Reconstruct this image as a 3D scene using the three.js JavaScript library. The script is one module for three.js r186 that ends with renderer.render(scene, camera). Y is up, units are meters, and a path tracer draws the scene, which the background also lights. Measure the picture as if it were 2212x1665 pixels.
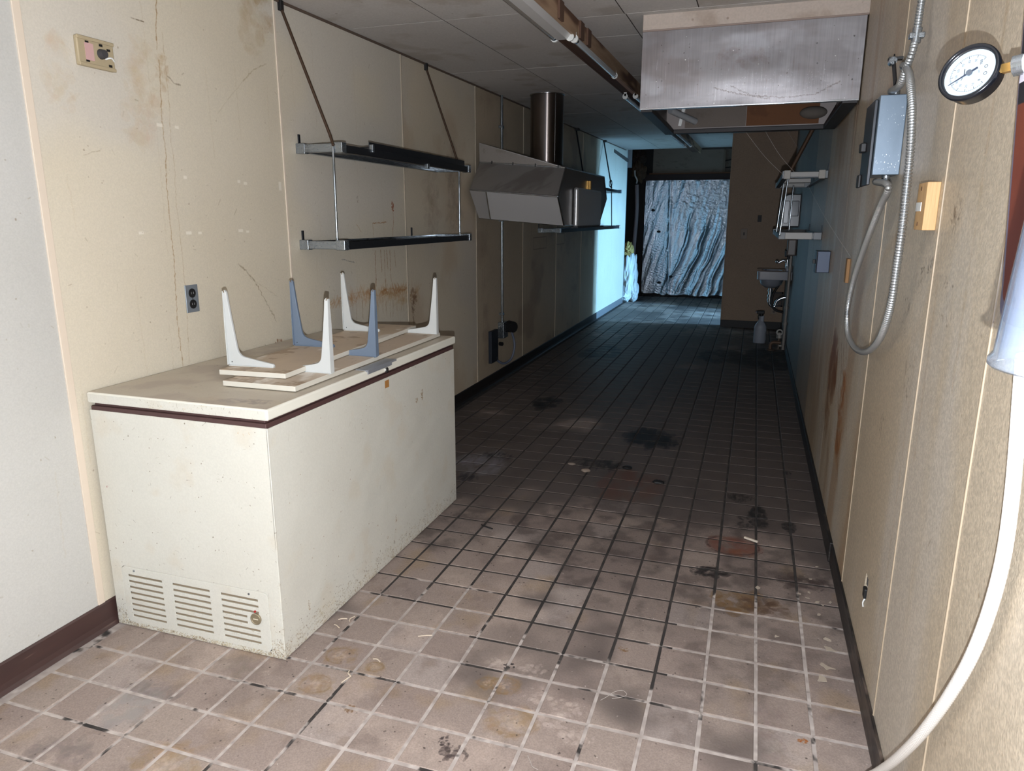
import * as THREE from 'three';
import { RoundedBoxGeometry } from 'three/addons/geometries/RoundedBoxGeometry.js';
import { mergeGeometries } from 'three/addons/utils/BufferGeometryUtils.js';
import { RectAreaLightUniformsLib } from 'three/addons/lights/RectAreaLightUniformsLib.js';

// ---------------------------------------------------------------- camera, light, exposure
const scene = new THREE.Scene();
const F = 1540.33, EYE = new THREE.Vector3(0.5304, 1.4823, 2.6308);
const camera = new THREE.PerspectiveCamera(2 * Math.atan(832.5 / F) * 180 / Math.PI, 2212 / 1665, 0.03, 60);
camera.position.copy(EYE);
camera.rotation.set(-0.23102, 0.32198, 0.0014, 'YXZ');
camera.updateMatrixWorld(true);
const renderer = new THREE.WebGLRenderer({ antialias: true });
renderer.toneMapping = THREE.LinearToneMapping;
renderer.toneMappingExposure = 1.0;
renderer.shadowMap.enabled = true;
RectAreaLightUniformsLib.init();
scene.background = new THREE.Color().setRGB(0.12, 0.22, 0.36);

// the phone's flash, a few centimetres under its lens
const FLASH = new THREE.Vector3(0.545, 1.405, 2.66);
const flash = new THREE.PointLight(new THREE.Color().setRGB(0.86, 0.92, 1.0), 25, 0, 2);
flash.position.copy(FLASH); flash.position.z -= 0.012; flash.castShadow = true; flash.shadow.radius = 0.2; flash.name = 'flash_light';
scene.add(flash);
// daylight in the storefront window behind the camera
const dayFront = new THREE.RectAreaLight(new THREE.Color().setRGB(0.62, 0.80, 1.0), 0.7, 2.1, 1.7);
dayFront.position.set(-0.35, 1.35, 5.12); dayFront.lookAt(-0.35, 1.35, 0); dayFront.name = 'front_window_daylight';
scene.add(dayFront);
// daylight in the outside door at the end of the side passage
const daySide = new THREE.RectAreaLight(new THREE.Color().setRGB(0.26, 0.60, 1.0), 470, 0.4, 1.5);
daySide.position.set(3.94, 1.3, -8.18); daySide.lookAt(0, 1.3, -8.18); daySide.name = 'side_door_daylight';
scene.add(daySide);

// ---------------------------------------------------------------- helpers
const XL = -1.65, XR = 0.955, T = 0.16, ZB = 5.2;
const ceilY = (z) => 2.456 - 0.0147 * z;
let seed = 7;
const rnd = () => { seed = (seed + 0x6d2b79f5) | 0; let t = Math.imul(seed ^ (seed >>> 15), 1 | seed); t = (t + Math.imul(t ^ (t >>> 7), 61 | t)) ^ t; return ((t ^ (t >>> 14)) >>> 0) / 4294967296; };
const rr = (a, b) => a + (b - a) * rnd();
const V = (x, y, z) => new THREE.Vector3(x, y, z);
// where the sight line through a pixel of the photograph meets a plane of the place
function hit(px, py, axis, value) {
  const d = V((px - 1106) / F, -(py - 832.5) / F, -1).applyMatrix3(new THREE.Matrix3().setFromMatrix4(camera.matrixWorld));
  const t = (value - EYE.getComponent(axis)) / d.getComponent(axis);
  return EYE.clone().addScaledVector(d, t);
}
const onL = (px, py, off = 0) => hit(px, py, 0, XL + off), onR = (px, py, off = 0) => hit(px, py, 0, XR - off), onZ = (px, py, z) => hit(px, py, 2, z), onY = (px, py, y = 0) => hit(px, py, 1, y);
const used = {};
function numbered(n) { const k = used[n] = (used[n] ?? -1) + 1; return k ? `${n}_${String(k).padStart(3, '0')}` : n; }
function tag(o, label, category, group, kind) { o.userData.label = label; if (category) o.userData.category = category; if (group) o.userData.group = group; if (kind) o.userData.kind = kind; return o; }
function thing(name, label, category, at, group) { const o = new THREE.Group(); o.name = numbered(name); o.position.copy(at); scene.add(o); o.updateMatrixWorld(true); return tag(o, label, category, group); }
function struct(name) { const o = new THREE.Group(); o.name = name; o.userData.kind = 'structure'; scene.add(o); return o; }
// a part: its geometry is given in the place's own metres and moved to its parent's axes
function part(name, geo, mat, parent, label) {
  const g = Array.isArray(geo) ? merge(geo) : geo;
  parent.updateWorldMatrix(true, false);
  const p = parent.getWorldPosition(V(0, 0, 0));
  g.translate(-p.x, -p.y, -p.z);
  const m = new THREE.Mesh(g, mat); m.castShadow = m.receiveShadow = true;
  const c = parent.userData.count ??= {}; const k = c[name] = (c[name] ?? -1) + 1;
  m.name = k ? `${name}_${String(k).padStart(3, '0')}` : name;
  if (label) m.userData.label = label;
  parent.add(m); return m;
}
function single(name, geo, mat, label, category, group) {
  const g = Array.isArray(geo) ? merge(geo) : geo; g.computeBoundingBox(); const b = g.boundingBox, c = V((b.min.x + b.max.x) / 2, b.min.y, (b.min.z + b.max.z) / 2);
  g.translate(-c.x, -c.y, -c.z);
  const m = new THREE.Mesh(g, mat); m.position.copy(c); m.name = numbered(name); m.castShadow = m.receiveShadow = true; scene.add(m);
  return tag(m, label, category, group);
}
function merge(list) { return mergeGeometries(list.map((g) => { const h = g.index ? g.toNonIndexed() : g; for (const k of Object.keys(h.attributes)) if (!['position', 'normal', 'uv'].includes(k)) h.deleteAttribute(k); return h; })); }
const box = (x0, x1, y0, y1, z0, z1, r = 0, s = 2) => { const w = Math.abs(x1 - x0), h = Math.abs(y1 - y0), d = Math.abs(z1 - z0); const g = r ? new RoundedBoxGeometry(w, h, d, s, Math.min(r, w / 2.01, h / 2.01, d / 2.01)) : new THREE.BoxGeometry(w, h, d); g.translate((x0 + x1) / 2, (y0 + y1) / 2, (z0 + z1) / 2); return g; };
function bar(a, b, r, seg = 8) { const d = b.clone().sub(a), g = new THREE.CylinderGeometry(r, r, d.length(), seg); g.applyQuaternion(new THREE.Quaternion().setFromUnitVectors(V(0, 1, 0), d.clone().normalize())); return g.translate((a.x + b.x) / 2, (a.y + b.y) / 2, (a.z + b.z) / 2); }
function strip(a, b, w, h, up = V(0, 1, 0)) { // a flat bar of section w across, h along up
  const d = b.clone().sub(a), L = d.length(), z = d.normalize(), x = up.clone().cross(z).normalize(), y = z.clone().cross(x), g = new THREE.BoxGeometry(w, h, L);
  g.applyMatrix4(new THREE.Matrix4().makeBasis(x, y, z)); return g.translate((a.x + b.x) / 2, (a.y + b.y) / 2, (a.z + b.z) / 2);
}
function tube(pts, r, n = 40, k = 8) { return new THREE.TubeGeometry(new THREE.CatmullRomCurve3(pts, false, 'centripetal'), n, r, k, false); }
function disc(c, n, r, h, seg = 32, r2 = r) { const g = new THREE.CylinderGeometry(r2, r, h, seg); g.applyQuaternion(new THREE.Quaternion().setFromUnitVectors(V(0, 1, 0), n.clone().normalize())); return g.translate(c.x, c.y, c.z); }
function poly(pts, faces) { // flat-shaded solid from corner points and polygon faces
  const p = [], uv = []; for (const f of faces) for (let i = 1; i + 1 < f.length; i++) for (const k of [f[0], f[i], f[i + 1]]) { p.push(...pts[k].toArray()); uv.push(pts[k].x + pts[k].z, pts[k].y); }
  const g = new THREE.BufferGeometry(); g.setAttribute('position', new THREE.Float32BufferAttribute(p, 3)); g.setAttribute('uv', new THREE.Float32BufferAttribute(uv, 2)); g.computeVertexNormals(); return g;
}
function uvBy(g, fn) { const p = g.attributes.position, u = new Float32Array(p.count * 2); for (let i = 0; i < p.count; i++) { const [a, b] = fn(p.getX(i), p.getY(i), p.getZ(i)); u[2 * i] = a; u[2 * i + 1] = b; } g.setAttribute('uv', new THREE.BufferAttribute(u, 2)); return g; }

// ---------------------------------------------------------------- noise and painted surfaces
function lattice(n, s) { const a = new Float32Array(n * n); const keep = seed; seed = s; for (let i = 0; i < a.length; i++) a[i] = rnd(); seed = keep; return a; }
const LAT = [lattice(256, 11), lattice(256, 23), lattice(256, 37)];
function vn(x, y, k = 0) { const a = LAT[k], xi = Math.floor(x), yi = Math.floor(y), fx = x - xi, fy = y - yi, u = fx * fx * (3 - 2 * fx), v = fy * fy * (3 - 2 * fy), x0 = xi & 255, x1 = (xi + 1) & 255, y0 = (yi & 255) << 8, y1 = ((yi + 1) & 255) << 8; const p = a[y0 + x0] + (a[y0 + x1] - a[y0 + x0]) * u, q = a[y1 + x0] + (a[y1 + x1] - a[y1 + x0]) * u; return p + (q - p) * v; }
function fbm(x, y, o = 4, k = 0) { let s = 0, a = 0.5, n = 0; for (let i = 0; i < o; i++) { s += a * vn(x, y, (k + i) % 3); n += a; a *= 0.5; x = x * 2.03 + 17.1; y = y * 2.03 + 9.7; } return s / n; }
const sm = (a, b, x) => { const t = Math.min(1, Math.max(0, (x - a) / (b - a))); return t * t * (3 - 2 * t); };
const mix = (a, b, t) => [a[0] + (b[0] - a[0]) * t, a[1] + (b[1] - a[1]) * t, a[2] + (b[2] - a[2]) * t];
// a canvas over the rectangle a0..a1 by b0..b1 of a surface (metres); base(a, b) gives sRGB 0..255; draw(ctx, X, Y, S) adds marks
function painted(W, H, [a0, a1, b0, b1], base, draw) {
  const c = document.createElement('canvas'); c.width = W; c.height = H; const ctx = c.getContext('2d'), im = ctx.createImageData(W, H), d = im.data;
  for (let j = 0; j < H; j++) { const b = b1 + (b0 - b1) * (j + 0.5) / H; for (let i = 0; i < W; i++) { const q = base(a0 + (a1 - a0) * (i + 0.5) / W, b), o = (j * W + i) * 4; d[o] = q[0]; d[o + 1] = q[1]; d[o + 2] = q[2]; d[o + 3] = 255; } }
  ctx.putImageData(im, 0, 0);
  const S = W / Math.abs(a1 - a0);
  if (draw) draw(ctx, (a) => (a - a0) / (a1 - a0) * W, (b) => (b1 - b) / (b1 - b0) * H, S);
  const t = new THREE.CanvasTexture(c); t.colorSpace = THREE.SRGBColorSpace; t.wrapS = t.wrapT = THREE.MirroredRepeatWrapping; t.anisotropy = 8;
  t.userData = { uv: (a, b) => [(a - a0) / (a1 - a0), (b - b0) / (b1 - b0)] };
  return t;
}
// a grey data texture, repeating, for bump and roughness
function grey(n, fn) { const d = new Uint8Array(n * n * 4); for (let j = 0; j < n; j++) for (let i = 0; i < n; i++) { const v = Math.max(0, Math.min(255, fn(i / n, j / n) * 255)), o = (j * n + i) * 4; d[o] = d[o + 1] = d[o + 2] = v; d[o + 3] = 255; } const t = new THREE.DataTexture(d, n, n); t.wrapS = t.wrapT = THREE.MirroredRepeatWrapping; t.magFilter = THREE.LinearFilter; t.minFilter = THREE.LinearMipmapLinearFilter; t.generateMipmaps = true; t.needsUpdate = true; return t; }
// brush marks with a grain of their own
function blotch(ctx, x, y, rx, ry, col, alpha, n = 60, rough = 0.6, turn = 0) {
  ctx.save(); ctx.translate(x, y); ctx.rotate(turn); ctx.fillStyle = col;
  for (let i = 0; i < n; i++) { const t = rr(0, 6.283), q = Math.sqrt(rnd()), s = rr(0.12, 0.42); ctx.globalAlpha = alpha * rr(0.25, 1); ctx.beginPath(); ctx.ellipse(Math.cos(t) * q * rx, Math.sin(t) * q * ry, rx * s * rr(1 - rough, 1), ry * s * rr(1 - rough, 1), rr(0, 3), 0, 6.3); ctx.fill(); }
  ctx.restore();
}
function scratch(ctx, pts, w, col, alpha, jit = 1.2) {
  ctx.save(); ctx.strokeStyle = col; ctx.lineCap = 'round';
  for (let i = 0; i + 1 < pts.length; i++) { const [x0, y0] = pts[i], [x1, y1] = pts[i + 1], n = Math.max(2, Math.hypot(x1 - x0, y1 - y0) / 5 | 0); let px = x0, py = y0; for (let k = 1; k <= n; k++) { const x = x0 + (x1 - x0) * k / n + rr(-jit, jit), y = y0 + (y1 - y0) * k / n + rr(-jit, jit); ctx.globalAlpha = alpha * rr(0.35, 1); ctx.lineWidth = w * rr(0.6, 1.5); ctx.beginPath(); ctx.moveTo(px, py); ctx.lineTo(x, y); ctx.stroke(); px = x; py = y; } }
  ctx.restore();
}
function specks(ctx, x0, y0, x1, y1, n, r, col, alpha) { ctx.save(); ctx.fillStyle = col; for (let i = 0; i < n; i++) { ctx.globalAlpha = alpha * rr(0.3, 1); ctx.beginPath(); ctx.ellipse(rr(x0, x1), rr(y0, y1), r * rr(0.4, 1.4), r * rr(0.3, 1), rr(0, 3), 0, 6.3); ctx.fill(); } ctx.restore(); }
function ring(ctx, x, y, rx, ry, col, alpha, w) { ctx.save(); ctx.strokeStyle = col; for (let k = 0; k < 40; k++) { const a = rr(0, 6.3), l = rr(0.2, 0.9), s = rr(0.85, 1.08); ctx.globalAlpha = alpha * rr(0.2, 0.8); ctx.lineWidth = w * rr(0.4, 1.4); ctx.beginPath(); ctx.ellipse(x, y, rx * s, ry * s, 0, a, a + l); ctx.stroke(); } ctx.restore(); }

const std = (color, roughness, metalness = 0, extra = {}) => new THREE.MeshStandardMaterial({ color, roughness, metalness, ...extra });
const gFine = grey(256, (u, v) => 0.5 + 0.5 * (fbm(u * 90, v * 90, 3) - 0.5)), gLeather = grey(512, (u, v) => { const a = vn(u * 150, v * 150, 0), b = vn(u * 75 + 3, v * 75, 1); return sm(0.35, 0.75, a * 0.6 + b * 0.4); });
const gWave = grey(256, (u, v) => fbm(u * 9, v * 9, 4, 1)), gBrush = grey(512, (u, v) => 0.35 + 0.5 * vn(u * 4, v * 240, 0) * 0.5 + 0.3 * fbm(u * 6, v * 6, 4, 1));
const rep = (t, a, b) => { const c = t.clone(); c.repeat.set(a, b); c.needsUpdate = true; return c; };
for (const [t, s] of [[gFine, 3], [gLeather, 2], [gWave, 1], [gBrush, 1]]) t.repeat.set(s, s);
const M = {
  steel: std(0xb9bcc0, 0.36, 1, { roughnessMap: gWave }), galv: std(0x969ca1, 0.45, 0.85, { roughnessMap: gWave }), darkMetal: std(0x2b2d31, 0.5, 0.6), chrome: std(0xd0d3d6, 0.2, 1), rustRod: std(0x4a382b, 0.6, 0.6),
  black: std(0x161516, 0.55), brown: std(0x3a2826, 0.55), white: std(0xd8d8d4, 0.45), brass: std(0xc49a58, 0.35, 0.9), wood: std(0xb8874f, 0.7), darkWood: std(0x2a201d, 0.8), blueGrey: std(0x6c87ad, 0.5, 0.1), tan: std(0xb8a98a, 0.5), grout: std(0x8e8580, 0.95),
};

// ---------------------------------------------------------------- floor: quarry tiles on a mortar bed
const NEAR = [XL, XR, -0.9, 1.6], FAR = [XL, XR, -11.7, -0.9];
const tileTone = (c, r) => { const h = vn(c * 7.31 + 50, r * 5.77 + 80, 0), k = vn(c * 3.1 + 9, r * 9.3 + 40, 1); let q = mix([139, 123, 115], [149, 134, 124], h); if (k > 0.86) q = mix(q, [128, 114, 108], 0.6); else if (k < 0.2) q = mix(q, [160, 148, 142], 0.6); return q; };
const greaseAndFalloff = (x, z) => { // greasy patches plus flash falloff, painted in darker with depth
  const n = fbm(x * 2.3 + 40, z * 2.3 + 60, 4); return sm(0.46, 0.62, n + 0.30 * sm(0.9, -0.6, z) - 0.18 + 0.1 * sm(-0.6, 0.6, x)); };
function tileBase(x, z) {
  const c = Math.floor(x / T), r = Math.floor(z / T); let q = tileTone(c, r);
  const g = fbm(x * 14, z * 14, 4, 1), f = vn(x * 330, z * 330, 2);
  q = mix(q, [112, 97, 90], sm(0.55, 0.8, g) * 0.4); q = mix(q, [172, 154, 142], sm(0.56, 0.82, fbm(x * 7 + 5, z * 7 + 2, 3, 2)) * 0.5);
  q = mix(q, [140, 112, 74], sm(0.58, 0.78, fbm(x * 5 + 31, z * 5 + 17, 4, 0)) * 0.28);
  q = mix(q, [52, 44, 42], greaseAndFalloff(x, z) * (0.35 + 0.45 * sm(0.4, 0.7, g)) * (0.62 * sm(1.2, -0.6, z) + 0.3 * sm(0.3, 0.7, fbm(x * 1.1 + 5, z * 1.1, 3)) * (z < -0.9 ? 1 : 0)));
  q = mix(q, mix([92, 81, 76], [74, 66, 63], f), 0.85 * sm(0.42, 0.6, fbm(x * 1.7 + 60, z * 1.7 + 22, 4, 1) + 0.42 * sm(0.1, -1.5, z) - 0.16 - 0.24 * sm(-5.2, -6.6, z))); // greasy dirt and flash falloff painted together, easing off at the daylit floor
  const s = 0.93 + 0.14 * f; return [q[0] * s, q[1] * s, q[2] * s];
}
function floorMarks(ctx, X, Z, S) {
  const P = (px, py) => { const p = onY(px, py); return [X(p.x), Z(p.z)]; };
  const spot = (px, py, rx, ry, col, a, n = 60) => { const [x, y] = P(px, py); blotch(ctx, x, y, rx * S, ry * S, col, a, n); };
  const SZ = S; void SZ;
  // rust-red rings of old pads and drips
  spot(1585, 1178, 0.115, 0.09, '#6e463a', 0.3, 130); spot(1600, 1195, 0.06, 0.04, '#74442e', 0.28, 60); { const [x, y] = P(1585, 1178); ring(ctx, x, y, 0.125 * S, 0.1 * S, '#2f1a16', 0.5, 0.008 * S); }
  spot(1360, 1050, 0.22, 0.16, '#5a3e34', 0.28, 120); spot(1290, 1000, 0.2, 0.05, '#1c1715', 0.5, 70);
  spot(1400, 945, 0.19, 0.14, '#151314', 0.6, 120); spot(1440, 958, 0.10, 0.07, '#0e0d0d', 0.7, 60);
  spot(1637, 1120, 0.055, 0.10, '#1d1a1a', 0.6, 90); spot(1620, 1135, 0.08, 0.03, '#1d1a1a', 0.4, 40); spot(1705, 1142, 0.03, 0.05, '#1d1a1a', 0.6, 50);
  spot(1530, 1235, 0.08, 0.045, '#211c1b', 0.6, 70); spot(1600, 1075, 0.1, 0.03, '#211c1b', 0.5, 60); spot(1425, 1041, 0.05, 0.025, '#101010', 0.8, 40); spot(1700, 1022, 0.04, 0.02, '#111', 0.7, 30);
  spot(1605, 1300, 0.12, 0.09, '#6b4f30', 0.4, 60); spot(1650, 1310, 0.11, 0.05, '#4d382b', 0.45, 60); spot(1740, 1260, 0.12, 0.05, '#3a2e2b', 0.4, 60);
  spot(1040, 1000, 0.20, 0.16, '#8c8a92', 0.25, 80); spot(1010, 1030, 0.08, 0.05, '#222024', 0.6, 40); spot(1075, 985, 0.14, 0.04, '#1b1a1c', 0.5, 40);
  // brown rings with a pale middle
  for (const [px, py, r] of [[737, 1415, 0.045], [680, 1478, 0.045], [1105, 1560, 0.06], [1055, 1475, 0.03], [1090, 1480, 0.04], [350, 1655, 0.08], [810, 1440, 0.025]]) { const [x, y] = P(px, py); blotch(ctx, x, y, r * 1.35 * S, r * 1.2 * S, '#8a6c4a', 0.16, 80); ring(ctx, x, y, r * 1.2 * S, r * S, '#6e5434', 0.22, 0.006 * S); blotch(ctx, x, y, r * 0.6 * S, r * 0.5 * S, '#bfa894', 0.2, 50); }
  for (const [px, py] of [[1080, 1435], [1150, 1445], [1160, 1500], [1190, 1560], [1250, 1590], [1225, 1530]]) spot(px, py, 0.05, 0.04, '#cbb9ae', 0.25, 30);
  spot(755, 1533, 0.018, 0.02, '#5a3a1c', 0.6, 30); spot(960, 1600, 0.02, 0.02, '#20191a', 0.7, 20); spot(975, 1625, 0.05, 0.03, '#2a2120', 0.5, 30); spot(1735, 1601, 0.014, 0.012, '#8c4a1c', 0.8, 30); spot(1347, 1402, 0.02, 0.016, '#6b4a2a', 0.6, 20);
  // spilled soot, scuffs
  spot(130, 1625, 0.10, 0.06, '#6d625e', 0.25, 90); spot(290, 1520, 0.1, 0.1, '#8d8682', 0.4, 60); spot(330, 1490, 0.12, 0.04, '#6d625e', 0.25, 80); spot(520, 1440, 0.10, 0.05, '#75685f', 0.2, 80);
  spot(1680, 1600, 0.03, 0.18, '#7a6c64', 0.2, 70); spot(1640, 1555, 0.05, 0.08, '#7a6c64', 0.2, 60); spot(1100, 1440, 0.02, 0.02, '#141112', 0.8, 20);
  specks(ctx, 0, 0, ctx.canvas.width, ctx.canvas.height, 900, 0.0035 * S, '#2a211e', 0.7); specks(ctx, 0, 0, ctx.canvas.width, ctx.canvas.height, 300, 0.003 * S, '#d8ccc2', 0.6);
}
function bedBase(x, z) {
  const u = Math.abs(x / T - Math.round(x / T)) < Math.abs(z / T - Math.round(z / T)) ? Math.round(x / T) * 9.1 : Math.round(z / T) * 5.3 + 200; // each joint took up dirt in its own way
  const n = vn(x * 5 + u, z * 5 + u * 0.7, 1) * 0.55 + fbm(x * 26 + 5, z * 26 + 9, 3, 2) * 0.45, dirty = sm(0.48, 0.6, n + 0.62 * sm(0.5, -0.2, z + (x > 0.36 ? 0.36 : x > -0.35 ? -0.28 : 0)) - 0.15);
  return mix(mix([184, 173, 166], [150, 139, 132], vn(x * 60, z * 60, 0)), mix([38, 34, 32], [62, 56, 52], vn(x * 40, z * 40, 1)), dirty);
}
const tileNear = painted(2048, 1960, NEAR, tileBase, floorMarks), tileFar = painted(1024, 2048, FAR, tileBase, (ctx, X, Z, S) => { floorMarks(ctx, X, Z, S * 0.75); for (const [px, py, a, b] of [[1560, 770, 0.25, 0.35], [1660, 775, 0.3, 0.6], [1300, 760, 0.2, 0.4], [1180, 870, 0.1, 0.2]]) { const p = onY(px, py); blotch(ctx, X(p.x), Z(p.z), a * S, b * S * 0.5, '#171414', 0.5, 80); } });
const bedNear = painted(2048, 1960, NEAR, bedBase), bedFar = painted(1024, 2048, FAR, bedBase);
const gPit = grey(512, (u, v) => 0.5 + 0.35 * (fbm(u * 14, v * 14, 4, 1) - 0.5) + 0.4 * (vn(u * 110, v * 110, 2) - 0.5)); 
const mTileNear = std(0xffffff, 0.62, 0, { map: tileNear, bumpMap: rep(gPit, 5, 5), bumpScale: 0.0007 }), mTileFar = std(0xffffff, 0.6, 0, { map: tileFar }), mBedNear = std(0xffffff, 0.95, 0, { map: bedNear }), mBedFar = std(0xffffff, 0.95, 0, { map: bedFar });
const floor = struct('floor');
{
  const g = box(XL - 0.9, XR, -0.12, -0.0016, -0.9, ZB); uvBy(g, (x, y, z) => NEAR && bedNear.userData.uv(x, z)); part('mortar_bed', g, mBedNear, floor);
  const h = box(XL - 0.9, 4.2, -0.12, -0.0022, -12.2, -0.9); uvBy(h, (x, y, z) => bedFar.userData.uv(x, z)); part('mortar_bed', h, mBedFar, floor);
  const tile = (c, r) => { // one quarry tile: dished edges, laid a little uneven
    const gx = 0.0046, ch = 0.0022, x0 = c * T + gx, x1 = (c + 1) * T - gx, z0 = r * T + gx, z1 = (r + 1) * T - gx, top = [0, 0, 0, 0].map(() => rr(-0.0006, 0.0006)), lo = -0.004;
    const j = () => rr(-0.0008, 0.0008), q = [V(x0 + j(), lo, z1 + j()), V(x1 + j(), lo, z1 + j()), V(x1 + j(), lo, z0 + j()), V(x0 + j(), lo, z0 + j())];
    const m = q.map((p, i) => V(p.x, -ch + top[i], p.z)), t = q.map((p, i) => V(p.x + (i === 0 || i === 3 ? ch : -ch) * 1.4, top[i], p.z + (i < 2 ? -ch : ch) * 1.4));
    const g = poly([...q, ...m, ...t], [[8, 9, 10, 11], [4, 5, 9, 8], [5, 6, 10, 9], [6, 7, 11, 10], [7, 4, 8, 11], [0, 1, 5, 4], [1, 2, 6, 5], [2, 3, 7, 6], [3, 0, 4, 7]]);
    const near = z0 > -0.9 - 0.5 * T; return [uvBy(g, (x, y, z) => (near ? tileNear : tileFar).userData.uv(x, z)), near];
  };
  const all = [], inv = camera.matrixWorldInverse.copy(camera.matrixWorld).invert();
  const scr = (x, z) => { const p = V(x, 0, z).applyMatrix4(inv); return p.z > -0.2 ? null : [1106 - F * p.x / p.z, 832.5 + F * p.y / p.z]; };
  for (let r = -73; r < 19; r++) for (let c = -10; c < (r < -49 ? 24 : 6); c++) {
    const k = [scr(c * T, r * T), scr(c * T + T, r * T), scr(c * T + T, r * T + T), scr(c * T, r * T + T)]; let a = 0;
    if (k.every(Boolean)) { const m = [(k[0][0] + k[2][0]) / 2, (k[0][1] + k[2][1]) / 2]; for (let i = 0; i < 4; i++) { const [x, y] = k[i], [u, v] = k[(i + 1) % 4]; a += (x * v - u * y) / 2; } a = Math.abs(a); if (m[0] < -20 || m[0] > 2230 || m[1] > 1690 || m[1] < 0) a = 0; if (c * T + T < -0.9 && r * T + T < 0.8 && r * T > -1.3) a = 0; }
    all.push([a, c, r]);
  }
  all.sort((p, q) => q[0] - p[0]);
  const rest = [[], []];
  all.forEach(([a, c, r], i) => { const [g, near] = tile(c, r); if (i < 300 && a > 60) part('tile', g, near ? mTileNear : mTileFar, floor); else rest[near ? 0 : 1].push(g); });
  for (const k of [0, 1]) part(k ? 'far_tiles' : 'outlying_tiles', rest[k], k ? mTileFar : mTileNear, floor).userData.kind = 'stuff';
}

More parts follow.
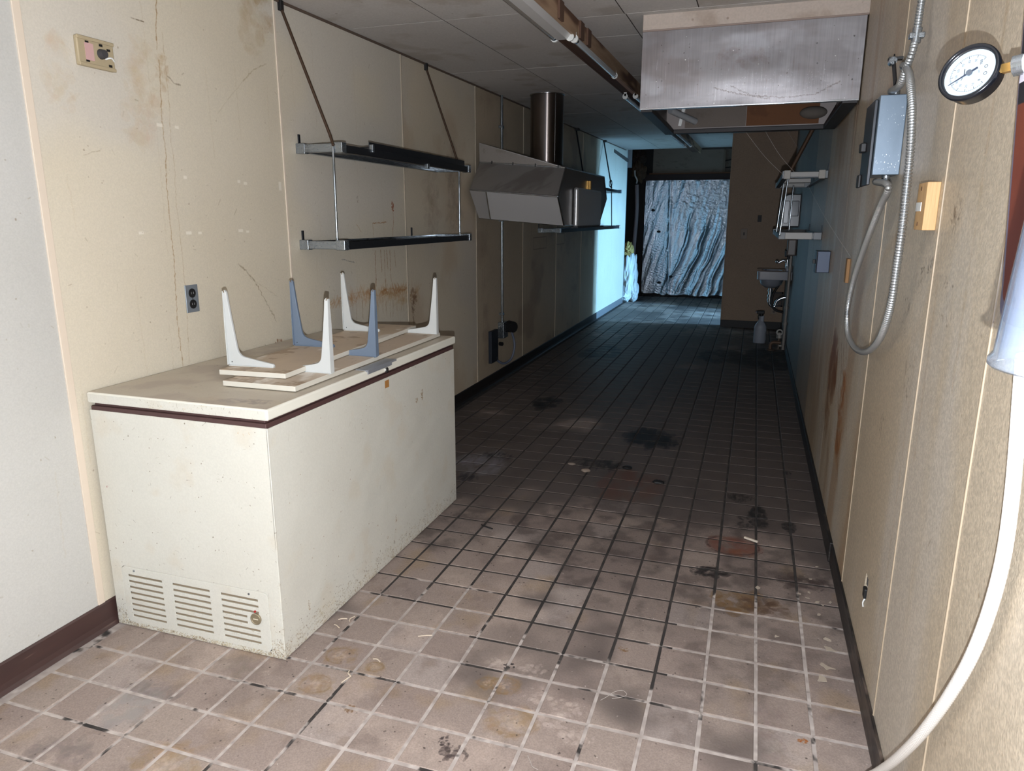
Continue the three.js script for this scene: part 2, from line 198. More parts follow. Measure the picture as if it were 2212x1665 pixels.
// ---------------------------------------------------------------- left wall: painted sheet panels with thin battens
const LA = [1.45, -3.05, 0, 2.62];
const lw = (px, py) => { const p = onL(px, py); return [p.z, p.y]; };
function leftBase(z, y) {
  let q = mix([207, 198, 180], [200, 189, 168], fbm(z * 2.2 + 10, y * 2.2, 4)); q = mix(q, [196, 190, 180], sm(0.5, 0.75, fbm(z * 1.3 + 44, y * 1.6 + 7, 3, 1)) * 0.7);
  if (z > 0.862) q = mix([186, 184, 179], [180, 178, 172], fbm(z * 3, y * 3, 3));
  if (z < -1.695) q = mix(q, [166, 138, 106], 0.25 * sm(0.42, 0.62, fbm(z * 2.5 + 3, y * 2.5 + 8, 4, 2)) + 0.1);
  const f = 0.975 + 0.05 * vn(z * 300, y * 300, 2); return [q[0] * f, q[1] * f, q[2] * f];
}
function leftMarks(ctx, X, Y, S) {
  const P = (px, py) => { const [z, y] = lw(px, py); return [X(z), Y(y)]; }, spot = (px, py, rx, ry, col, a, n = 50) => { const [x, y] = P(px, py); blotch(ctx, x, y, rx * S, ry * S, col, a, n); }, line = (pts, w, col, a, j) => scratch(ctx, pts.map((q) => P(...q)), w * S, col, a, j);
  line([[338, 0], [337, 60], [340, 108]], 0.004, '#8a6a42', 0.8); line([[343, 130], [347, 190], [349, 250], [358, 330], [360, 400], [367, 480], [376, 560], [383, 690], [395, 790]], 0.0035, '#8e7049', 0.75);
  line([[350, 70], [358, 150], [366, 230], [369, 300], [377, 360], [381, 440], [395, 560], [405, 700], [409, 785]], 0.0025, '#a18a68', 0.6); line([[362, 165], [376, 180], [390, 183]], 0.005, '#7d705c', 0.7);
  spot(350, 160, 0.03, 0.07, '#a88c68', 0.2); spot(310, 180, 0.06, 0.16, '#b39a78', 0.12); spot(300, 250, 0.07, 0.14, '#b59a76', 0.1); spot(130, 160, 0.06, 0.12, '#b39a76', 0.1); spot(560, 20, 0.1, 0.12, '#96764e', 0.14); spot(545, 60, 0.1, 0.12, '#a28a66', 0.12);
  line([[525, 175], [548, 150], [575, 138]], 0.004, '#84734f', 0.4, 1); line([[470, 245], [500, 205], [525, 175]], 0.003, '#84734f', 0.25, 1); line([[283, 38], [310, 47]], 0.003, '#5a4c38', 0.8, 0.5);
  line([[515, 570], [545, 600], [580, 660], [597, 695]], 0.006, '#7c6d54', 0.45, 2); line([[540, 600], [600, 640]], 0.003, '#8a7a60', 0.3); line([[180, 335], [220, 322]], 0.003, '#8a7a60', 0.5);
  for (const [px, py, w, h] of [[400, 383, 0.018, 0.012], [516, 392, 0.018, 0.012], [530, 396, 0.022, 0.012], [305, 503, 0.024, 0.01], [408, 503, 0.03, 0.012], [432, 503, 0.02, 0.01], [520, 498, 0.03, 0.012], [535, 500, 0.02, 0.01], [605, 402, 0.02, 0.04], [345, 270, 0.03, 0.012], [382, 275, 0.02, 0.01]]) { const [x, y] = P(px, py); ctx.save(); ctx.globalAlpha = 0.75; ctx.fillStyle = '#e6dfd2'; ctx.fillRect(x - w * S / 2, y - h * S / 2, w * S, h * S); ctx.restore(); }
  // rust runs under the shelves
  spot(848, 447, 0.014, 0.035, '#7a2f0c', 0.7, 40); line([[848, 450], [850, 480], [848, 510]], 0.004, '#8c4a1c', 0.7); line([[805, 482], [835, 480]], 0.005, '#8c5a2c', 0.7); line([[805, 482], [808, 520]], 0.003, '#8c5a2c', 0.6);
  for (const x of [810, 822, 835, 842, 852, 830]) line([[x, 540], [x + 3, rr(570, 625)]], 0.005, '#7d4a22', 0.6); line([[770, 485], [780, 500]], 0.004, '#9c6a3c', 0.6);
  spot(790, 637, 0.22, 0.03, '#a5652c', 0.16, 110); spot(850, 628, 0.18, 0.022, '#96571f', 0.25, 110); spot(735, 650, 0.15, 0.02, '#a5652c', 0.25, 50); spot(893, 640, 0.05, 0.06, '#5e3a20', 0.4, 40); spot(860, 640, 0.3, 0.05, '#a87c4c', 0.15, 60);
  for (let i = 0; i < 14; i++) { const x = rr(720, 880); line([[x, rr(640, 655)], [x + 1, rr(665, 700)]], 0.004, '#8a6a48', 0.45); }
  spot(893, 660, 0.02, 0.12, '#5a4030', 0.3, 40); spot(602, 740, 0.025, 0.02, '#6b3f22', 0.6, 25); spot(935, 430, 0.12, 0.3, '#6e5844', 0.07, 90); spot(980, 410, 0.14, 0.34, '#5e4a3a', 0.09, 90); line([[738, 560], [765, 566]], 0.003, '#555', 0.7); spot(772, 430, 0.01, 0.02, '#6b5a48', 0.6, 14); spot(768, 345, 0.01, 0.02, '#6b5a48', 0.6, 14);
  for (let i = 0; i < 150; i++) { const x = rr(0, ctx.canvas.width), y = rr(0, ctx.canvas.height); ctx.save(); ctx.globalAlpha = rr(0.12, 0.45); ctx.strokeStyle = '#7a6a52'; ctx.lineWidth = rr(0.8, 2); ctx.beginPath(); ctx.moveTo(x, y); ctx.lineTo(x + rr(-10, 10), y + rr(-8, 14)); ctx.stroke(); ctx.restore(); }
  specks(ctx, 0, 0, ctx.canvas.width, ctx.canvas.height, 420, 0.003 * S, '#6e5d46', 0.6); for (let i = 0; i < 50; i++) { const x = rr(0, ctx.canvas.width), y = rr(0, ctx.canvas.height * 0.8); scratch(ctx, [[x, y], [x + rr(-6, 6), y + rr(60, 260)]], 2, '#a08a66', 0.12, 1.5); }
}
const texL = painted(2048, 1192, LA, leftBase, leftMarks), LFAR = [-3.05, -10.4, 0, 2.62];
const texLF = painted(2048, 730, LFAR, (z, y) => { let q = mix([188, 172, 148], [170, 154, 132], fbm(z * 1.6, y * 1.6, 4)); if (z < -7.85) q = mix([203, 195, 180], [194, 186, 170], fbm(z * 3, y * 3, 4)); else q = mix(q, [128, 110, 94], 0.4 * sm(0.5, 0.72, fbm(z * 1.9 + 9, y * 2.3, 4, 1))); const f = 0.97 + 0.06 * vn(z * 180, y * 180, 1); return q.map((v) => v * f); }, (ctx, X, Y, S) => { for (let i = 0; i < 70; i++) { const x = rr(0, ctx.canvas.width), y = rr(0, ctx.canvas.height); scratch(ctx, [[x, y], [x + rr(-4, 4), y + rr(20, 120)]], 2, '#5a4836', 0.2, 1); } specks(ctx, 0, 0, ctx.canvas.width, ctx.canvas.height, 260, 0.006 * S, '#54442f', 0.5); const o = (a, b, c, d) => { ctx.globalAlpha = 0.5; ctx.strokeStyle = '#54463a'; ctx.lineWidth = 2; ctx.strokeRect(X(a), Y(b), c * S, d * S); ctx.globalAlpha = 1; }; o(-4.6, 1.28, 0.5, 0.12); o(-5.5, 1.3, 0.4, 0.12); });  // stretch beyond the partition tinted paler, adding to the daylight there
const mLeft = std(0xffffff, 0.55, 0, { map: texL, bumpMap: rep(gFine, 14, 8), bumpScale: 0.0003 }), mLeftFar = std(0xffffff, 0.6, 0, { map: texLF }), mBatten = std(0xd3c4b2, 0.5), mCore = std(0x6d655b, 0.9);
const wallL = struct('wall_left');
{
  part('backing', box(XL - 0.14, XL - 0.011, 0, 2.85, -10.16, ZB), mCore, wallL);
  const seams = [ZB, 0.862, -0.425, -1.695, -2.97, -4.24, -5.51, -6.78, -7.9, -10.16];
  for (let i = 0; i + 1 < seams.length; i++) { const far = i > 3, g = box(XL - 0.011, XL, 0, 2.7, seams[i + 1] + 0.002, seams[i] - 0.002); uvBy(g, (x, y, z) => (far ? texLF : texL).userData.uv(z, y)); part('wall_panel', g, far ? mLeftFar : mLeft, wallL); }
  for (const z of seams.slice(1, -2)) part('batten', box(XL - 0.002, XL + 0.005, 0.1, ceilY(z), z - (z > 0.8 ? 0.014 : 0.006), z + (z > 0.8 ? 0.014 : 0.006), 0.002), z < -1 ? std(0xb0a290, 0.6) : mBatten, wallL);
}
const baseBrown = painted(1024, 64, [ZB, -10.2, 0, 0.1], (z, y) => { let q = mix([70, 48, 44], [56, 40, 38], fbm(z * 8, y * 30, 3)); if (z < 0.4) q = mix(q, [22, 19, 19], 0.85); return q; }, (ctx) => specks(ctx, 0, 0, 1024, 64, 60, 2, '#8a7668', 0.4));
const mBaseL = std(0xffffff, 0.45, 0, { map: baseBrown });
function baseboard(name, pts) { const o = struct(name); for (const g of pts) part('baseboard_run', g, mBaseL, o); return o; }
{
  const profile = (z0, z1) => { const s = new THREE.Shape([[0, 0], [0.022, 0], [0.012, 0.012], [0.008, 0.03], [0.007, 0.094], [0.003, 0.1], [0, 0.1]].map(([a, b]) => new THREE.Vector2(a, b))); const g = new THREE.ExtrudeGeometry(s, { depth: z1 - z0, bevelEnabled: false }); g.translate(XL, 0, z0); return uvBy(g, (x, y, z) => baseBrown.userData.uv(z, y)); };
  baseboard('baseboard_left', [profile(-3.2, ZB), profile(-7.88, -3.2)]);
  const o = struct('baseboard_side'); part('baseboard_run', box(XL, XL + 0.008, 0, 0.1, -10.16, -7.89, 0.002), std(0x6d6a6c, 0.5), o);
}

// ---------------------------------------------------------------- right wall: leather-grained panels with beaded joints
const RA = [-3.3, 1.75, 0, 2.62];
const rw = (px, py) => { const p = onR(px, py); return [p.z, p.y]; };
function rightBase(z, y) {
  let q = mix([184, 171, 152], [174, 157, 133], fbm(z * 2 + 70, y * 1.2, 4)); q = mix(q, [188, 180, 170], sm(0.52, 0.72, fbm(z * 3.4 + 12, y * 1.1 + 5, 4, 1)) * 0.6);
  if (z < -0.21) q = mix(q, [152, 118, 84], 0.5 * sm(0.4, 0.6, fbm(z * 5 + 2, y * 0.9, 3, 2)));
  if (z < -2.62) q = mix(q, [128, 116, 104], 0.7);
  const a = vn(z * 170, y * 170, 0), b = vn(z * 290, y * 290, 1), s = 0.93 + 0.13 * sm(0.25, 0.8, a * 0.5 + b * 0.5); return [q[0] * s, q[1] * s, q[2] * s];
}
function rightMarks(ctx, X, Y, S) {
  const P = (px, py) => { const [z, y] = rw(px, py); return [X(z), Y(y)]; }, spot = (px, py, rx, ry, col, a, n = 50) => { const [x, y] = P(px, py); blotch(ctx, x, y, rx * S, ry * S, col, a, n); }, line = (pts, w, col, a, j) => scratch(ctx, pts.map((q) => P(...q)), w * S, col, a, j);
  // rust-brown runs below the switch box
  spot(1800, 790, 0.16, 0.16, '#6e3a16', 0.4, 120); spot(1815, 900, 0.08, 0.22, '#8a4e20', 0.35, 90); spot(1790, 860, 0.12, 0.2, '#7a5636', 0.3, 80);
  for (let i = 0; i < 26; i++) { const x = rr(1770, 1830), y = rr(690, 900); line([[x, y], [x - rr(0, 5), y + rr(60, 220)]], 0.007, i % 3 ? '#7a4a22' : '#54321a', 0.4, 1.2); }
  for (let i = 0; i < 40; i++) { const x = rr(0, ctx.canvas.width), y = rr(0, ctx.canvas.height * 0.7); scratch(ctx, [[x, y], [x + rr(-5, 5), y + rr(80, 380)]], rr(2, 7), i % 2 ? '#cdbda8' : '#8c6e48', 0.1, 1.4); }
  for (const [px, py, r] of [[1955, 675, 0.05], [2045, 650, 0.05], [2060, 480, 0.02], [1960, 820, 0.05], [2070, 445, 0.03], [1990, 600, 0.03], [2010, 570, 0.02], [1905, 920, 0.03]]) { const [x, y] = P(px, py); for (let i = 0; i < 12; i++) { const a = x + rr(-r, r) * S, b = y + rr(-r, r) * S; scratch(ctx, [[a, b], [a + rr(-9, 9), b + rr(-9, 9)]], 1.6, '#5c4c3a', 0.6, 1.5); } }
  line([[1975, 300], [1972, 500], [1968, 640]], 0.006, '#8e8a7c', 0.3, 1.5); line([[1958, 640], [1950, 700]], 0.004, '#8e8a7c', 0.3);
  specks(ctx, 0, 0, ctx.canvas.width, ctx.canvas.height, 700, 0.0028 * S, '#5e4a34', 0.6); specks(ctx, 0, 0, ctx.canvas.width, ctx.canvas.height, 60, 0.003 * S, '#efe6da', 0.8);
  for (let i = 0; i < 60; i++) { const x = rr(0, ctx.canvas.width), y = rr(0, ctx.canvas.height); scratch(ctx, [[x, y], [x + rr(-8, 8), y + rr(-12, 20)]], 1.4, '#6e5a40', 0.5, 1); }
}
const texR = painted(2048, 1062, RA, rightBase, rightMarks);
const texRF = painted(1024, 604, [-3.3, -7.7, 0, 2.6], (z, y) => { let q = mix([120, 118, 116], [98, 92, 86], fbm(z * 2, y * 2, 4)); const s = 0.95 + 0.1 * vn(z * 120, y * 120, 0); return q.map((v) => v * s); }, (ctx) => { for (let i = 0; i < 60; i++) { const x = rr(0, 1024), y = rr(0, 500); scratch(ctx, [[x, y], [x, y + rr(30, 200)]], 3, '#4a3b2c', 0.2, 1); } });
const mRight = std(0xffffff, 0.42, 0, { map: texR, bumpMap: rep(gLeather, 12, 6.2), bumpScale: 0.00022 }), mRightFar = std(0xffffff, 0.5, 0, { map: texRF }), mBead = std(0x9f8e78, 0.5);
const wallR = struct('wall_right');
{
  part('backing', box(XR + 0.011, XR + 0.14, 0, 2.85, -7.7, ZB), mCore, wallR);
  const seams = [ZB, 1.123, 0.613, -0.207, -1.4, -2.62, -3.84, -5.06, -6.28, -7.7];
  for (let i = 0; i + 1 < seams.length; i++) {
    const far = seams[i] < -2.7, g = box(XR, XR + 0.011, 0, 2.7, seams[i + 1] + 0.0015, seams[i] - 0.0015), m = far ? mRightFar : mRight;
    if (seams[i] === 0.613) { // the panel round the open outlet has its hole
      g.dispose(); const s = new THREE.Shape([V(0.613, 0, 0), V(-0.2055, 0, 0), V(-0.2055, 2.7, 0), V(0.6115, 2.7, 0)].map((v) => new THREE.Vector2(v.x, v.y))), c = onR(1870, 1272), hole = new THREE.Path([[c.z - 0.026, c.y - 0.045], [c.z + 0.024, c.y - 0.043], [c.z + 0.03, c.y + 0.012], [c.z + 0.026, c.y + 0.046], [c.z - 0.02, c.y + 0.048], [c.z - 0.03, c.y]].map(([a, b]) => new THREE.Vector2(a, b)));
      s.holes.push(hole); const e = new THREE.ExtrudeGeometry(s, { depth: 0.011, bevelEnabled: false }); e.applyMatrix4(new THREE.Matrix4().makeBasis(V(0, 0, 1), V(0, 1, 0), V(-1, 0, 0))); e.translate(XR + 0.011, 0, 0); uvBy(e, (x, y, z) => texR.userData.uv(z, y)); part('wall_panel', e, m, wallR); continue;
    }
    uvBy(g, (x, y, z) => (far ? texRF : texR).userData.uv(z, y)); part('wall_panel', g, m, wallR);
  }
  for (const z of seams.slice(1, 4)) part('joint_bead', box(XR - 0.003, XR + 0.002, 0.085, ceilY(z), z - 0.003, z + 0.003, 0.002), mBead, wallR);
}
{
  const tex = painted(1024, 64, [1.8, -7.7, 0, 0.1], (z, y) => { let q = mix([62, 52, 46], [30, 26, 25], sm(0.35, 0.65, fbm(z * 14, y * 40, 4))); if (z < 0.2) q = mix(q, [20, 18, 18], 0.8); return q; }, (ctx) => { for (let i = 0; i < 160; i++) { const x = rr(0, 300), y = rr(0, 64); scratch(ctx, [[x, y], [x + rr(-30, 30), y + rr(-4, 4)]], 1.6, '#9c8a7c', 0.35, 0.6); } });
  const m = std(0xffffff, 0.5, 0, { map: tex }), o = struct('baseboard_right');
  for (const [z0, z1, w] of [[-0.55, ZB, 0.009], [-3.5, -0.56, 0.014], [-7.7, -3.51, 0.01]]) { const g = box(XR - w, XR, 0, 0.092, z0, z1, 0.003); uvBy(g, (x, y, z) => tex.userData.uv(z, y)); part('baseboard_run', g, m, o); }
}

// ---------------------------------------------------------------- ceiling
const texC = painted(1024, 1024, [0, 3, 0, 3], (x, y) => { let q = mix([194, 190, 186], [184, 178, 172], fbm(x * 2, y * 2, 4)); q = mix(q, [138, 124, 108], sm(0.62, 0.8, fbm(x * 5 + 8, y * 5, 4, 1)) * 0.3); const s = 0.97 + 0.06 * vn(x * 160, y * 160, 2); return q.map((v) => v * s); }, (ctx) => { specks(ctx, 0, 0, 1024, 1024, 160, 2, '#6e6054', 0.5); for (let i = 0; i < 10; i++) blotch(ctx, rr(0, 1024), rr(0, 1024), rr(8, 20), rr(8, 20), '#8c7c6c', 0.06, 40); });
const mCeil = std(0xffffff, 0.8, 0, { map: texC }), mCeilPink = std(0xf4ddd2, 0.8, 0, { map: texC }), mJoint = std(0x3c332d, 0.95);
const ceiling = struct('ceiling');
const sloped = (g) => { const p = g.attributes.position; for (let i = 0; i < p.count; i++) p.setY(i, p.getY(i) + ceilY(p.getZ(i))); return g; };
const BX0 = -0.548, BX1 = -0.415;
{
  const cp = (x0, x1, z0, z1, up, mat = mCeil) => { const g = sloped(box(x0, x1, up, 0.006, z0, z1)); const du = rr(0, 5), dv = rr(0, 5), s = rnd() < 0.5 ? 1 : -1; uvBy(g, (x, y, z) => [(x * s + du) / 3, (z + dv) / 3]); part('ceiling_panel', g, mat, ceiling); };
  const zs = [ZB, 2.6, 1.4, 0.2, -1.06, -2.46, -3.75, -4.97, -6.2, -7.4, -8.6, -9.98];
  for (let i = 0; i + 1 < zs.length; i++) for (const [a, b] of [[XL - 0.01, -1.075], [-1.075, BX0 + 0.01]]) cp(a + 0.003, b - 0.003, zs[i + 1] + 0.003, zs[i] - 0.003, rr(0, 0.0005));
  const zr = [ZB, 3.3, 1.9, 0.0, -1.24, -1.7, -2.98, -4.4, -6.2, -7.7];
  for (let i = 0; i + 1 < zr.length; i++) { const cols = i === 3 ? [[BX1 - 0.01, -0.17], [-0.17, 0.19], [0.19, XR + 0.01]] : [[BX1 - 0.01, -0.165], [-0.165, XR + 0.01]]; for (const [a, b] of cols) cp(a + 0.003, b - 0.003, zr[i + 1] + 0.003, zr[i] - 0.003, rr(0, 0.0005)); }
  cp(BX1 - 0.01, 0.4, -9.98, -7.7, 0.001); cp(0.4, XR + 0.01, -9.98, -7.7, 0.003);
  part('ceiling_core', sloped(box(XL - 0.14, XR + 0.14, 0.0014, 0.12, -9.98, ZB + 0.1)), mJoint, ceiling);
  part('edge_trim', sloped(box(XL, XL + 0.01, -0.01, 0.001, -9.98, ZB)), std(0x5c4c40, 0.8), ceiling);
  part('edge_trim', sloped(box(-0.4, XR, -0.03, 0.12, -9.995, -9.98)), mJoint, ceiling);
  part('vestibule_ceiling', box(-2.4, 4.2, 2.78, 2.9, -12.2, -9.97), std(0x1f1a18, 0.9), ceiling);
  part('passage_ceiling', box(XR + 0.12, 4.2, 2.2, 2.3, -11.1, -7.85), mCeil, ceiling);
}

// ---------------------------------------------------------------- partition, vestibule, side passage and the end behind the camera
const texP = painted(512, 1024, [0.1, 1, 0, 2.6], (x, y) => { let q = mix([158, 132, 108], [142, 118, 98], fbm(x * 3, y * 3, 4)); const s = 0.96 + 0.08 * vn(x * 120, y * 120, 1); return q.map((v) => v * s); }, (ctx) => specks(ctx, 0, 0, 512, 1024, 90, 2, '#4a3a2c', 0.6));
const mPart = std(0xffffff, 0.6, 0, { map: texP });
{
  const o = struct('wall_partition'); const g = box(0.16, XR + 0.14, 0, 2.75, -7.85, -7.7); uvBy(g, (x, y) => texP.userData.uv(x, y)); part('partition_panel', g, mPart, o); part('corner_trim', box(0.154, 0.172, 0.09, 2.6, -7.715, -7.695, 0.002), mPart, o);
  const b = struct('baseboard_partition'); part('baseboard_run', box(0.156, XR, 0, 0.1, -7.7, -7.688, 0.002), M.black, b);
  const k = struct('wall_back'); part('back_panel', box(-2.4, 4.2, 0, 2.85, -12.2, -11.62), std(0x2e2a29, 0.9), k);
  part('plywood_panel', box(-1.4, -0.12, 2.28, 2.76, -11.62, -11.56), std(0xb3a79c, 0.85, 0, { map: texC }), k); part('plywood_panel', box(-0.1, 0.6, 2.31, 2.76, -11.62, -11.585), std(0x978b80, 0.85, 0, { map: texC }), k);
  part('lath_strip', strip(V(-0.1, 2.5, -11.57), V(0.5, 2.62, -11.57), 0.05, 0.02), M.darkWood, k); part('lath_strip', strip(V(-0.08, 2.38, -11.57), V(0.5, 2.44, -11.57), 0.04, 0.02), M.darkWood, k); part('lath_strip', box(-0.13, -0.09, 2.28, 2.7, -11.6, -11.54), std(0x7a6a5c, 0.8), k);
  const t = struct('trim_1'); part('door_header', box(-1.62, 0.9, 2.155, 2.275, -11.62, -11.44, 0.004), std(0x2c1713, 0.7), t); part('door_jamb', box(-1.66, -1.515, 0, 2.155, -11.62, -11.44, 0.004), std(0x231712, 0.8), t); part('sill_plate', box(-1.5, 0.9, 0, 0.05, -11.62, -11.47, 0.004), M.darkWood, t); part('ledge', box(-1.45, 0.6, 2.275, 2.3, -11.6, -11.46), std(0x6e4a34, 0.8), t);
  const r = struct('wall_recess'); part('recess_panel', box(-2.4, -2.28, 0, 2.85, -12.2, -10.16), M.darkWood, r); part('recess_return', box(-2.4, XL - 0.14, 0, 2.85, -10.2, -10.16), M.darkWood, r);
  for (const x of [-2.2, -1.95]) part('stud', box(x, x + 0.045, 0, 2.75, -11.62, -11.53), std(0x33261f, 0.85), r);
  const end = struct('trim_2'); part('end_cap', box(XL - 0.14, XL + 0.004, 0, 2.62, -10.175, -10.16), std(0x8f989c, 0.6), end);
  part('header_batten', strip(V(XL - 0.02, 2.5, -8.9), V(XL + 0.0, 2.44, -10.15), 0.05, 0.05), std(0x4a443f, 0.7), end);
  // right wall beyond the partition, with the low doorway that lets the daylight in
  const s = struct('wall_passage'); const mW = std(0x7c7a74, 0.7);
  part('doorway_head', box(XR, XR + 0.12, 1.78, 2.85, -9.4, -7.85), mW, s); part('wall_panel', box(XR, XR + 0.12, 0, 2.85, -12.2, -9.4), mW, s);
  part('passage_side', box(XR, 4.2, 0, 2.3, -7.95, -7.85), mW, s); part('passage_side', box(XR + 0.12, 4.2, 0, 2.3, -11.1, -10.95), mW, s);
  part('outside_wall', box(4.0, 4.15, 2.1, 2.3, -10.95, -7.95), mW, s); part('outside_wall', box(4.0, 4.15, 0, 2.1, -10.95, -8.4), mW, s); part('outside_wall', box(4.0, 4.15, 0, 2.1, -7.97, -7.95), mW, s);
  const d = struct('door_1'); part('door_frame', box(3.98, 4.16, 2.07, 2.11, -8.4, -7.96), M.darkWood, d); part('door_jamb', box(3.98, 4.16, 0, 2.07, -8.41, -8.385), M.darkWood, d);
  const f = struct('wall_front'); const mF = std(0xc9c2b4, 0.7); part('wall_panel', box(XL - 0.14, -1.42, 0, 2.85, ZB, ZB + 0.15), mF, f); part('wall_panel', box(0.72, XR + 0.14, 0, 2.85, ZB, ZB + 0.15), mF, f); part('wall_panel', box(-1.42, 0.72, 2.22, 2.85, ZB, ZB + 0.15), mF, f); part('wall_panel', box(-1.42, 0.72, 0, 0.48, ZB, ZB + 0.15), mF, f);
  const w = struct('window_1'); part('window_frame', [box(-1.42, 0.72, 2.18, 2.22, ZB, ZB + 0.08), box(-1.42, 0.72, 0.48, 0.52, ZB, ZB + 0.08), box(-1.42, -1.38, 0.52, 2.18, ZB, ZB + 0.08), box(0.68, 0.72, 0.52, 2.18, ZB, ZB + 0.08), box(-0.37, -0.33, 0.52, 2.18, ZB, ZB + 0.06)], std(0x3a3a3c, 0.4, 0.6), w);
  const pv = struct('ground'); part('pavement', box(-12, 14, -0.2, -0.125, -16, 16), std(0x8a8a88, 0.9), pv);
}

// ---------------------------------------------------------------- timber light beam along the ceiling and its tubes
const woodTex = painted(1024, 256, [2.6, -10, 0, 0.2], (z, y) => { let q = mix([178, 150, 122], [146, 116, 90], fbm(z * 3, y * 60, 4)); q = mix(q, [78, 48, 32], 0.8 * sm(0.5, 0.7, fbm(z * 1.7 + 4, y * 12 + 3, 3, 1))); return q; });
const mBeam = std(0xffffff, 0.75, 0, { map: woodTex }), mBeamDark = std(0x4a2f20, 0.8);
{
  const o = struct('trim_3'), cut = [2.5, 0.05, -1.28, -3.72, -6.2, -7.85, -9.97];
  for (let i = 0; i + 1 < cut.length; i++) { const side = sloped(box(BX1 - 0.014, BX1, -0.088, 0.01, cut[i + 1] + 0.003, cut[i] - 0.003, 0)); uvBy(side, (x, y, z) => [(2.6 - z) / 12.6, y * 5]); part('side_board', side, mBeam, o); const left = sloped(box(BX0, BX0 + 0.014, -0.07, 0.01, cut[i + 1] + 0.003, cut[i] - 0.003)); part('side_board', left, mBeamDark, o); const bot = sloped(box(BX0 + 0.014, BX1 - 0.014, -0.068, -0.05, cut[i + 1] + 0.003, cut[i] - 0.003)); uvBy(bot, (x, y, z) => [(2.6 - z) / 12.6, x * 5]); part('bottom_board', bot, mBeamDark, o); }
  for (const z of [-0.35, -0.9, -1.33, -1.5]) part('cross_batten', sloped(box(BX1, BX1 + 0.012, -0.085, 0.0, z - 0.04, z + 0.04, 0.002)), std(0x5c4232, 0.8), o);
  const peel = sloped(box(-0.475, -0.44, -0.072, -0.067, -4.2, -1.35)); part('peeling_strip', peel, std(0xa4887a, 0.9), o);
}
const mTube = new THREE.MeshPhysicalMaterial({ color: 0x8d857c, roughness: 0.12, clearcoat: 1, clearcoatRoughness: 0.05 }), mTubeWhite = new THREE.MeshPhysicalMaterial({ color: 0xcfd0d0, roughness: 0.2, clearcoat: 0.6 });
function stripLight(label, z0, z1, tubes, body) {
  const o = thing('strip_light', label, 'light fixture', V(-0.48, ceilY(z1) - 0.11, (z0 + z1) / 2), 'fluorescent strips on the ceiling beam'), yb = (z) => ceilY(z) - 0.068;
  if (body) { const s = new THREE.Shape([[-0.05, 0], [0.05, 0], [0.05, -0.012], [0.026, -0.042], [-0.026, -0.042], [-0.05, -0.012]].map(([a, b]) => new THREE.Vector2(a, b))), g = new THREE.ExtrudeGeometry(s, { depth: Math.abs(z1 - z0), bevelEnabled: false }); g.translate(-0.475, 0, z1); const p = g.attributes.position; for (let i = 0; i < p.count; i++) p.setY(i, p.getY(i) + yb(p.getZ(i))); part('housing', g, std(0xcfcdcb, 0.4, 0.2), o); }
  for (const [x, mat, a, b] of tubes) {
    const ya = yb(a) - 0.03, y2 = yb(b) - 0.03, t = part('lamp_tube', bar(V(x, ya, a), V(x, y2, b), 0.0165, 20), mat, o);
    for (const z of [a, b]) part('end_cap', disc(V(x, yb(z) - 0.03, z + (z === a ? -0.012 : 0.012)), V(0, 0, 1), 0.0175, 0.024, 20), M.steel, t);
  }
  for (const z of [z0, z1]) for (const [x] of (tubes.length > 1 || !body ? tubes : [[-0.515], [-0.435]])) { const d = z === z0 ? 1 : -1; const s = part('lamp_holder', [disc(V(x, yb(z) - 0.03, z + d * 0.005), V(0, 0, 1), 0.021, 0.014, 20), box(x - 0.011, x + 0.011, yb(z) - 0.03, yb(z) + 0.002, z - 0.006 + d * 0.006, z + 0.006 + d * 0.006, 0.003)], M.white, o); void s; }
  return o;
}
stripLight('nearest ceiling strip light with one grey glass tube and one empty lamp holder', 1.25, -1.18, [[-0.515, mTube, 1.24, -1.17]], true);
stripLight('single white tube on the timber beam just beyond the nearest strip light', -1.24, -2.35, [[-0.425, mTubeWhite, -1.25, -2.34]], false);
stripLight('ceiling strip light with two tubes passing left of the big steel canopy', -3.3, -5.75, [[-0.515, mTubeWhite, -3.31, -5.74], [-0.435, mTubeWhite, -3.31, -5.74]], false);
stripLight('farthest ceiling strip light with two tubes ending near the foil covered doorway', -5.82, -8.25, [[-0.515, mTubeWhite, -5.83, -8.24], [-0.435, mTubeWhite, -5.83, -8.24]], false);

